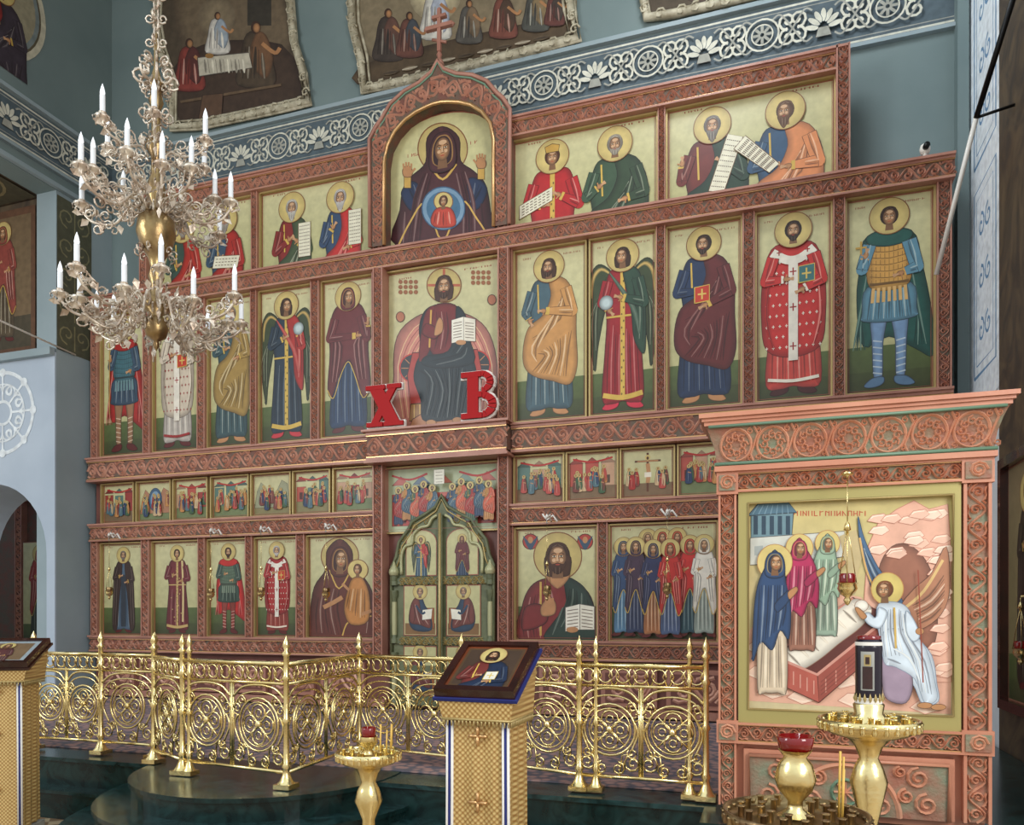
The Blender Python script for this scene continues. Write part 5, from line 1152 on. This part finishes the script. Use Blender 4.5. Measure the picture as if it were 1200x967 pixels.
def d2(cv,w,h):
    cv.T(); cv.rect(0,0,w,h,(150,160,165)); cv.rect(w*.1,h*.1,w*.9,h*.9,(120,96,70)); fig(cv,w*.5,-h*.6,h*1.45,kind='woman',c1=(60,60,80),c2=(90,50,50),beard=0)
dd=3.6; px=573; lat=(px-600)/F*dd
lx=lat*C_-dd*S_; ly=lat*S_+dd*C_
lectern(lx,ly-D0,0,-.02,.385,.36,1.225,1.43,d1)
lectern(U(12,4.2),4.2-D0-.05,0,.5,.48,.4,1.22,1.38,d2,'wood')
# ============================================================ CANDLE STANDS
def cstand(px,d,ztop,rd,holders,mat_='brass',extra=None,candles=()):
    lat=(px-600)/F*d; x=lat*C_-d*S_; y=lat*S_+d*C_-D0; m=MB(); s=rd
    m.lathe([(.18,0),(.18,.03),(.14,.05),(.06,.1),(.035,.16),(.05,.2),(.03,.24),(.028,ztop*.45),(.055,ztop*.48),(.03,ztop*.51),(.028,ztop*.72),(.06,ztop-.2),(.045,ztop-.15),(.03,ztop-.12),(.045,ztop-.08),(s*.45,ztop-.055),(s*.8,ztop-.04),(s,ztop-.02),(s*1.04,ztop+.012),(s*1.0,ztop+.012),(s*.97,ztop-.008),(0,ztop-.008)],x,y,0,mat_,32)
    for i in range(28):
        a=2*pi*i/28; m.lathe([(s*.045,-.02),(s*.06,-.01),(s*.045,.0),(s*.07,.01),(s*.05,.0)],x+s*cos(a),y+s*sin(a),ztop-.005,mat_,6)
    for ring in(.5,.78):
        nn=int(holders*ring)
        for i in range(nn):
            a=2*pi*i/nn+ring; m.lathe([(.009,0),(.009,.03),(.013,.034),(.006,.034),(.006,.02)],x+s*ring*cos(a),y+s*ring*sin(a),ztop-.01,mat_,7)
    for a,r,hh in candles: m.tube([(x+s*r*cos(a),y+s*r*sin(a),ztop),(x+s*r*cos(a)+.004,y+s*r*sin(a),ztop+hh)],.0035,'wax',6)
    if extra: extra(m,x,y,ztop)
    m.obj('brass_candle_stand')
def cup(m,x,y,z):
    m.lathe([(.03,0),(.015,.02),(.04,.05),(.035,.075)],x,y,z,'brass',14); m.lathe([(.02,.06),(.03,.08),(.032,.11),(.028,.115),(.02,.09),(0,.088)],x,y,z,'redglass',14)
def vase(m,x,y,z):
    m.lathe([(.05,0),(.02,.02),(.02,.04),(.045,.07),(.055,.1),(.045,.14),(.03,.16),(.045,.18)],x,y,z,'brass',20); m.lathe([(.03,.17),(.044,.185),(.05,.215),(.046,.218),(.036,.19),(0,.188)],x,y,z,'redglass',20)
def votive(m,x,y,z):
    m.lathe([(.06,0),(.055,.02),(.045,.03),(.05,.06),(.045,.065)],x,y,z,'brass',20); m.lathe([(.04,.05),(.042,.1),(.042,.25),(.04,.28),(.0,.28)],x,y,z,'lampblk',22); m.lathe([(.043,.06),(.043,.085)],x,y,z,'whitep',22); m.lathe([(.043,.26),(.043,.272)],x,y,z,'whitep',22)
    m.lathe([(.036,.28),(.038,.292),(0,.295)],x,y,z,'redglass',20)
    for kk in range(16):
        a=2*pi*kk/16; m.lathe([(.0,.068),(.007,.08),(.0,.1)],x+.043*cos(a),y+.043*sin(a),z,'gold',5)
    a0=-pi/2-.2
    for r0,c,za,zb,wd in((.0435,'concrete',.11,.24,.5),(.0442,'wood',.115,.19,.36),(.0445,'gold',.192,.23,.24),(.045,'wood',.198,.222,.14)):
        vs=[];fs=[]
        for i in range(7):
            a=a0-wd+2*wd*i/6; vs+=[(x+r0*cos(a),y+r0*sin(a),z+za),(x+r0*cos(a),y+r0*sin(a),z+zb)]
        for i in range(6): fs.append((2*i,2*i+2,2*i+3,2*i+1))
        m.add(vs,fs,c)
cstand(432,3.3,1.0,.135,12,'brass',cup,[(.3,.7,.13),(.8,.75,.12),(6.1,.7,.11),(5.7,.75,.14)])
cstand(1018,2.6,1.235,.155,18,'brass',votive)
cstand(932,2.1,1.05,.185,22,'brassd',vase,[(.1,.6,.18),(.35,.7,.16),(6.0,.65,.14)])
lampada(1196,765,6.2,Zp(1196,700,6.2),'wall_oil_lamp',1,False)
t=MB(); x=U(1196,6.2); zq=Zp(1196,700,6.2)+.004; t.tube([(x,6.2-D0,zq),(1.89,6.2-D0,zq+.03)],.01,'brass',6); t.obj('lamp_bracket',WR)
# ============================================================ CHANDELIER
def chand():
    d=5.0; lat=(183-600)/F*d; cx=lat*C_-d*S_; cy=lat*S_+d*C_-D0
    z=lambda py: HC+(720-py)/F*d
    m=MB(); c='chand'; b='brassd'
    m.lathe([(0,z(412)),(.012,z(408)),(.02,z(404)),(.015,z(400)),(.06,z(395)),(.075,z(385)),(.06,z(374)),(.035,z(370)),(.09,z(362)),(.085,z(355)),(.04,z(348)),(.03,z(335)),(.05,z(325)),(.035,z(315)),(.045,z(305)),(.09,z(292)),(.12,z(275)),(.11,z(258)),(.06,z(250)),(.04,z(240)),(.065,z(228)),(.05,z(215)),(.03,z(205)),(.03,z(185)),(.06,z(175)),(.06,z(168)),(.03,z(160)),(.025,z(130)),(.045,z(120)),(.03,z(110)),(.05,z(100)),(.03,z(90)),(.015,z(80)),(.012,z(40))],cx,cy,0,b,24)
    for zz,rr in((z(380),.085),(z(300),.1),(z(250),.11),(z(170),.07),(z(110),.06)):
        for i in range(10):
            a=2*pi*i/10; m.tube([(cx+q*cos(a),cy+q*sin(a),zz+w) for q,w in spiral(rr,.02,.035,.008,-pi/2,1.1,8)],.006,c,4)
    def flower(p,s):
        for k in range(6):
            t=k*pi/3; e1=(p[0]+s*cos(t),p[1]+s*sin(t)*.6,p[2]+s*sin(t)*.7); e2=(p[0]+s*.7*cos(t+.4),p[1]+s*.5*sin(t+.4),p[2]+s*.5*sin(t+.4)+.008); e3=(p[0]+s*.7*cos(t-.4),p[1]+s*.5*sin(t-.4),p[2]+s*.5*sin(t-.4)+.008)
            m.add([p,e2,e1,e3],[(0,1,2),(0,2,3)],c)
    def arm(a,r,zh,zc,drop,rh=.06,sc=1.0):
        ca,sa=cos(a),sin(a)
        P=lambda q,w,s=0:(cx+q*ca-s*sa,cy+q*sa+s*ca,w)
        path=crom([(rh,zh),(r*.3,zh+.05*sc),(r*.55,zc-drop),(r*.85,zc-drop*.9),(r,zc-.03)],6,False)
        m.tube([P(q,w) for q,w in path],.009*sc,c,6)
        for (q0,w0,r0,a0,tn) in((r*.32,zh+.0,.055*sc,pi/2,1.3),(r*.52,zc-drop+.08*sc,.06*sc,-pi/2,-1.3),(r*.78,zc-drop*.9-.045*sc,.05*sc,pi/2,1.3),(r*.9,zc-drop*.4+.02,.045*sc,-pi/2,-1.2),(r*.68,zc-drop+.05*sc,.04*sc,-pi/2,1.2),(r*.42,zc-drop*.7,.035*sc,0,1.3)):
            m.tube([P(q,w) for q,w in spiral(q0,w0,r0,.010*sc,a0,tn,12)],.006*sc,c,5)
        for kx,kz,ang in((r*.45,zc-drop+.02,.8),(r*.62,zc-drop-.02,2.2),(r*.82,zc-drop*.9+.03,1.4),(r*.95,zc-.06,2.6),(r*.25,zh+.06,1.2),(r*.7,zc-drop*.95,-1.2),(r*.9,zc-drop*.8,-.6),(r*.5,zc-drop*1.05,-1.8),(r*.75,zc-drop*.7,.9),(r*1.0,zc-drop*.5,.3)):
            L=.07*sc; ex,ez=kx+L*cos(ang),kz+L*sin(ang); mx,mz=(kx+ex)/2,(kz+ez)/2+.01
            nx,nz=-sin(ang)*.018,cos(ang)*.018
            m.add([P(kx,kz),P(mx+nx,mz+nz,.014),P(ex,ez),P(mx-nx,mz-nz,-.014),P(mx,mz+.006)],[(0,1,4),(1,2,4),(2,3,4),(3,0,4)],c)
        flower(P(r*.72,zc-drop*.95+.03,.03),.035*sc); flower(P(r*.4,zh+.03,-.03),.035*sc); flower(P(r*.92,zc-drop*.55,.025),.03*sc)
        for s_ in(-1,1):
            m.tube([P(r*.6+q,w,s_*.035) for q,w in spiral(0,zc-drop-.03,.035*sc,.01,pi*.2,1.1,8)],.006*sc,c,4)
            m.tube([P(r*.86+q,w,s_*.035) for q,w in spiral(0,zc-drop*.6,.03*sc,.01,pi*.8,-1.1,8)],.005*sc,c,4)
        px_,py_,_=P(r,0)
        m.lathe([(0,-.05),(.018,-.04),(.01,-.025),(.03,-.01),(.045*sc,.0),(.05*sc,.012),(.02,.008),(.018,.03),(.022,.035)],px_,py_,zc,c,12)
        m.lathe([(.016,.03),(.016,.14)],px_,py_,zc,'candle',10); m.lathe([(.013,.14),(.016,.155),(.010,.185),(0,.215)],px_,py_,zc,'bulb_glow',10)
        for k in range(6):
            t=k*pi/3; m.tube([(px_+.03*cos(t),py_+.03*sin(t),zc+.01),(px_+.055*cos(t),py_+.055*sin(t),zc-.005),(px_+.05*cos(t),py_+.05*sin(t),zc-.03)],.005,c,4)
    for i in range(14): arm(2*pi*i/14+.13,.56 if i%2==0 else .44,z(360),z(356) if i%2==0 else z(372),.12,.08)
    for i in range(12): arm(2*pi*i/12+.3,.49 if i%2==0 else .36,z(248),z(240) if i%2==0 else z(218),.12,.06)
    for i in range(6): arm(2*pi*i/6+.2,.34,z(188),z(170),.09,.05,.85)
    for i in range(8):
        a=2*pi*i/8; ca,sa=cos(a),sin(a)
        m.tube([(cx+(.02+q)*ca,cy+(.02+q)*sa,w) for q,w in spiral(.07,z(92),.06,.012,pi,1.4,14)],.009,c,5)
        m.tube([(cx+(.02+q)*ca,cy+(.02+q)*sa,w) for q,w in spiral(.05,z(75),.04,.01,pi,-1.3,12)],.007,c,5)
        m.tube([(cx+(.02+q)*ca,cy+(.02+q)*sa,w) for q,w in spiral(.05,z(135),.045,.01,pi,1.3,12)],.007,c,5)
    m.obj('arms_and_candles',E)
    ch=MB(); zz=z(60); i=0
    while zz<10.95:
        a=(i%2)*pi/2
        ch.tube([(cx+.018*cos(t*pi/5)*cos(a),cy+.018*cos(t*pi/5)*sin(a),zz+.04+.045*sin(t*pi/5)) for t in range(10)],.006,'chand',5,True); zz+=.07; i+=1
    for k in range(4):
        a=k*pi/2+.4
        for q in(z(50),z(22),z(-5)): ch.tube([(cx+(.0+s)*cos(a),cy+(.0+s)*sin(a),w) for s,w in spiral(.04,q,.035,.01,pi,1.2,10)],.006,'chand',5)
    ch.obj('hanging_chain',E)
E=empty('chandelier'); chand()
# ============================================================ LIGHT & CAMERA
w=bpy.data.worlds.new('World'); bpy.context.scene.world=w; w.use_nodes=True; nt=w.node_tree; bg=nt.nodes['Background']
tc=nt.nodes.new('ShaderNodeTexCoord'); sp=nt.nodes.new('ShaderNodeSeparateXYZ'); rp=nt.nodes.new('ShaderNodeValToRGB')
nt.links.new(tc.outputs['Generated'],sp.inputs[0]); nt.links.new(sp.outputs['Z'],rp.inputs['Fac']); nt.links.new(rp.outputs['Color'],bg.inputs['Color'])
e=rp.color_ramp.elements; e[0].position=0; e[0].color=(.58,.56,.53,1); e[1].position=.6; e[1].color=(.82,.93,1.0,1)
bg.inputs['Strength'].default_value=1.2
def area(name,loc,tgt,sx,sy,E_,col=(1,.98,.95)):
    l=bpy.data.lights.new(name,'AREA'); l.shape='RECTANGLE'; l.size=sx; l.size_y=sy; l.energy=E_; l.color=col
    o=bpy.data.objects.new(name,l); bpy.context.scene.collection.objects.link(o); o.location=loc
    o.rotation_euler=(Vector(tgt)-Vector(loc)).to_track_quat('-Z','Y').to_euler(); return o
area('fill_light_south',(4.5,-9.5,5.5),(-3,0,3.2),2.5,5,400,(1,.98,.95))  # added area light at right rear, standing in for unseen windows
area('fill_light_north',(-9,-11,6.5),(-3,0,4.5),2.5,5,380,(.9,.97,1))  # second added area light, left rear; no window is modelled there
area('fill_light_reveal',(-.6,-2.6,9.6),(1.93,-.3,6),1.2,1.8,110,(.9,.96,1))  # fill light added inside the room to brighten the white reveal
cam=bpy.data.cameras.new('camera'); co=bpy.data.objects.new('camera',cam); bpy.context.scene.collection.objects.link(co)
co.location=(0,-D0,HC); co.rotation_euler=(pi/2,0,TH); cam.sensor_width=36; cam.lens=27; cam.shift_y=236.5/1200; cam.clip_start=.05
bpy.context.scene.camera=co
try:
    bpy.context.scene.view_settings.view_transform='Standard'
except Exception as ex_: print(ex_)
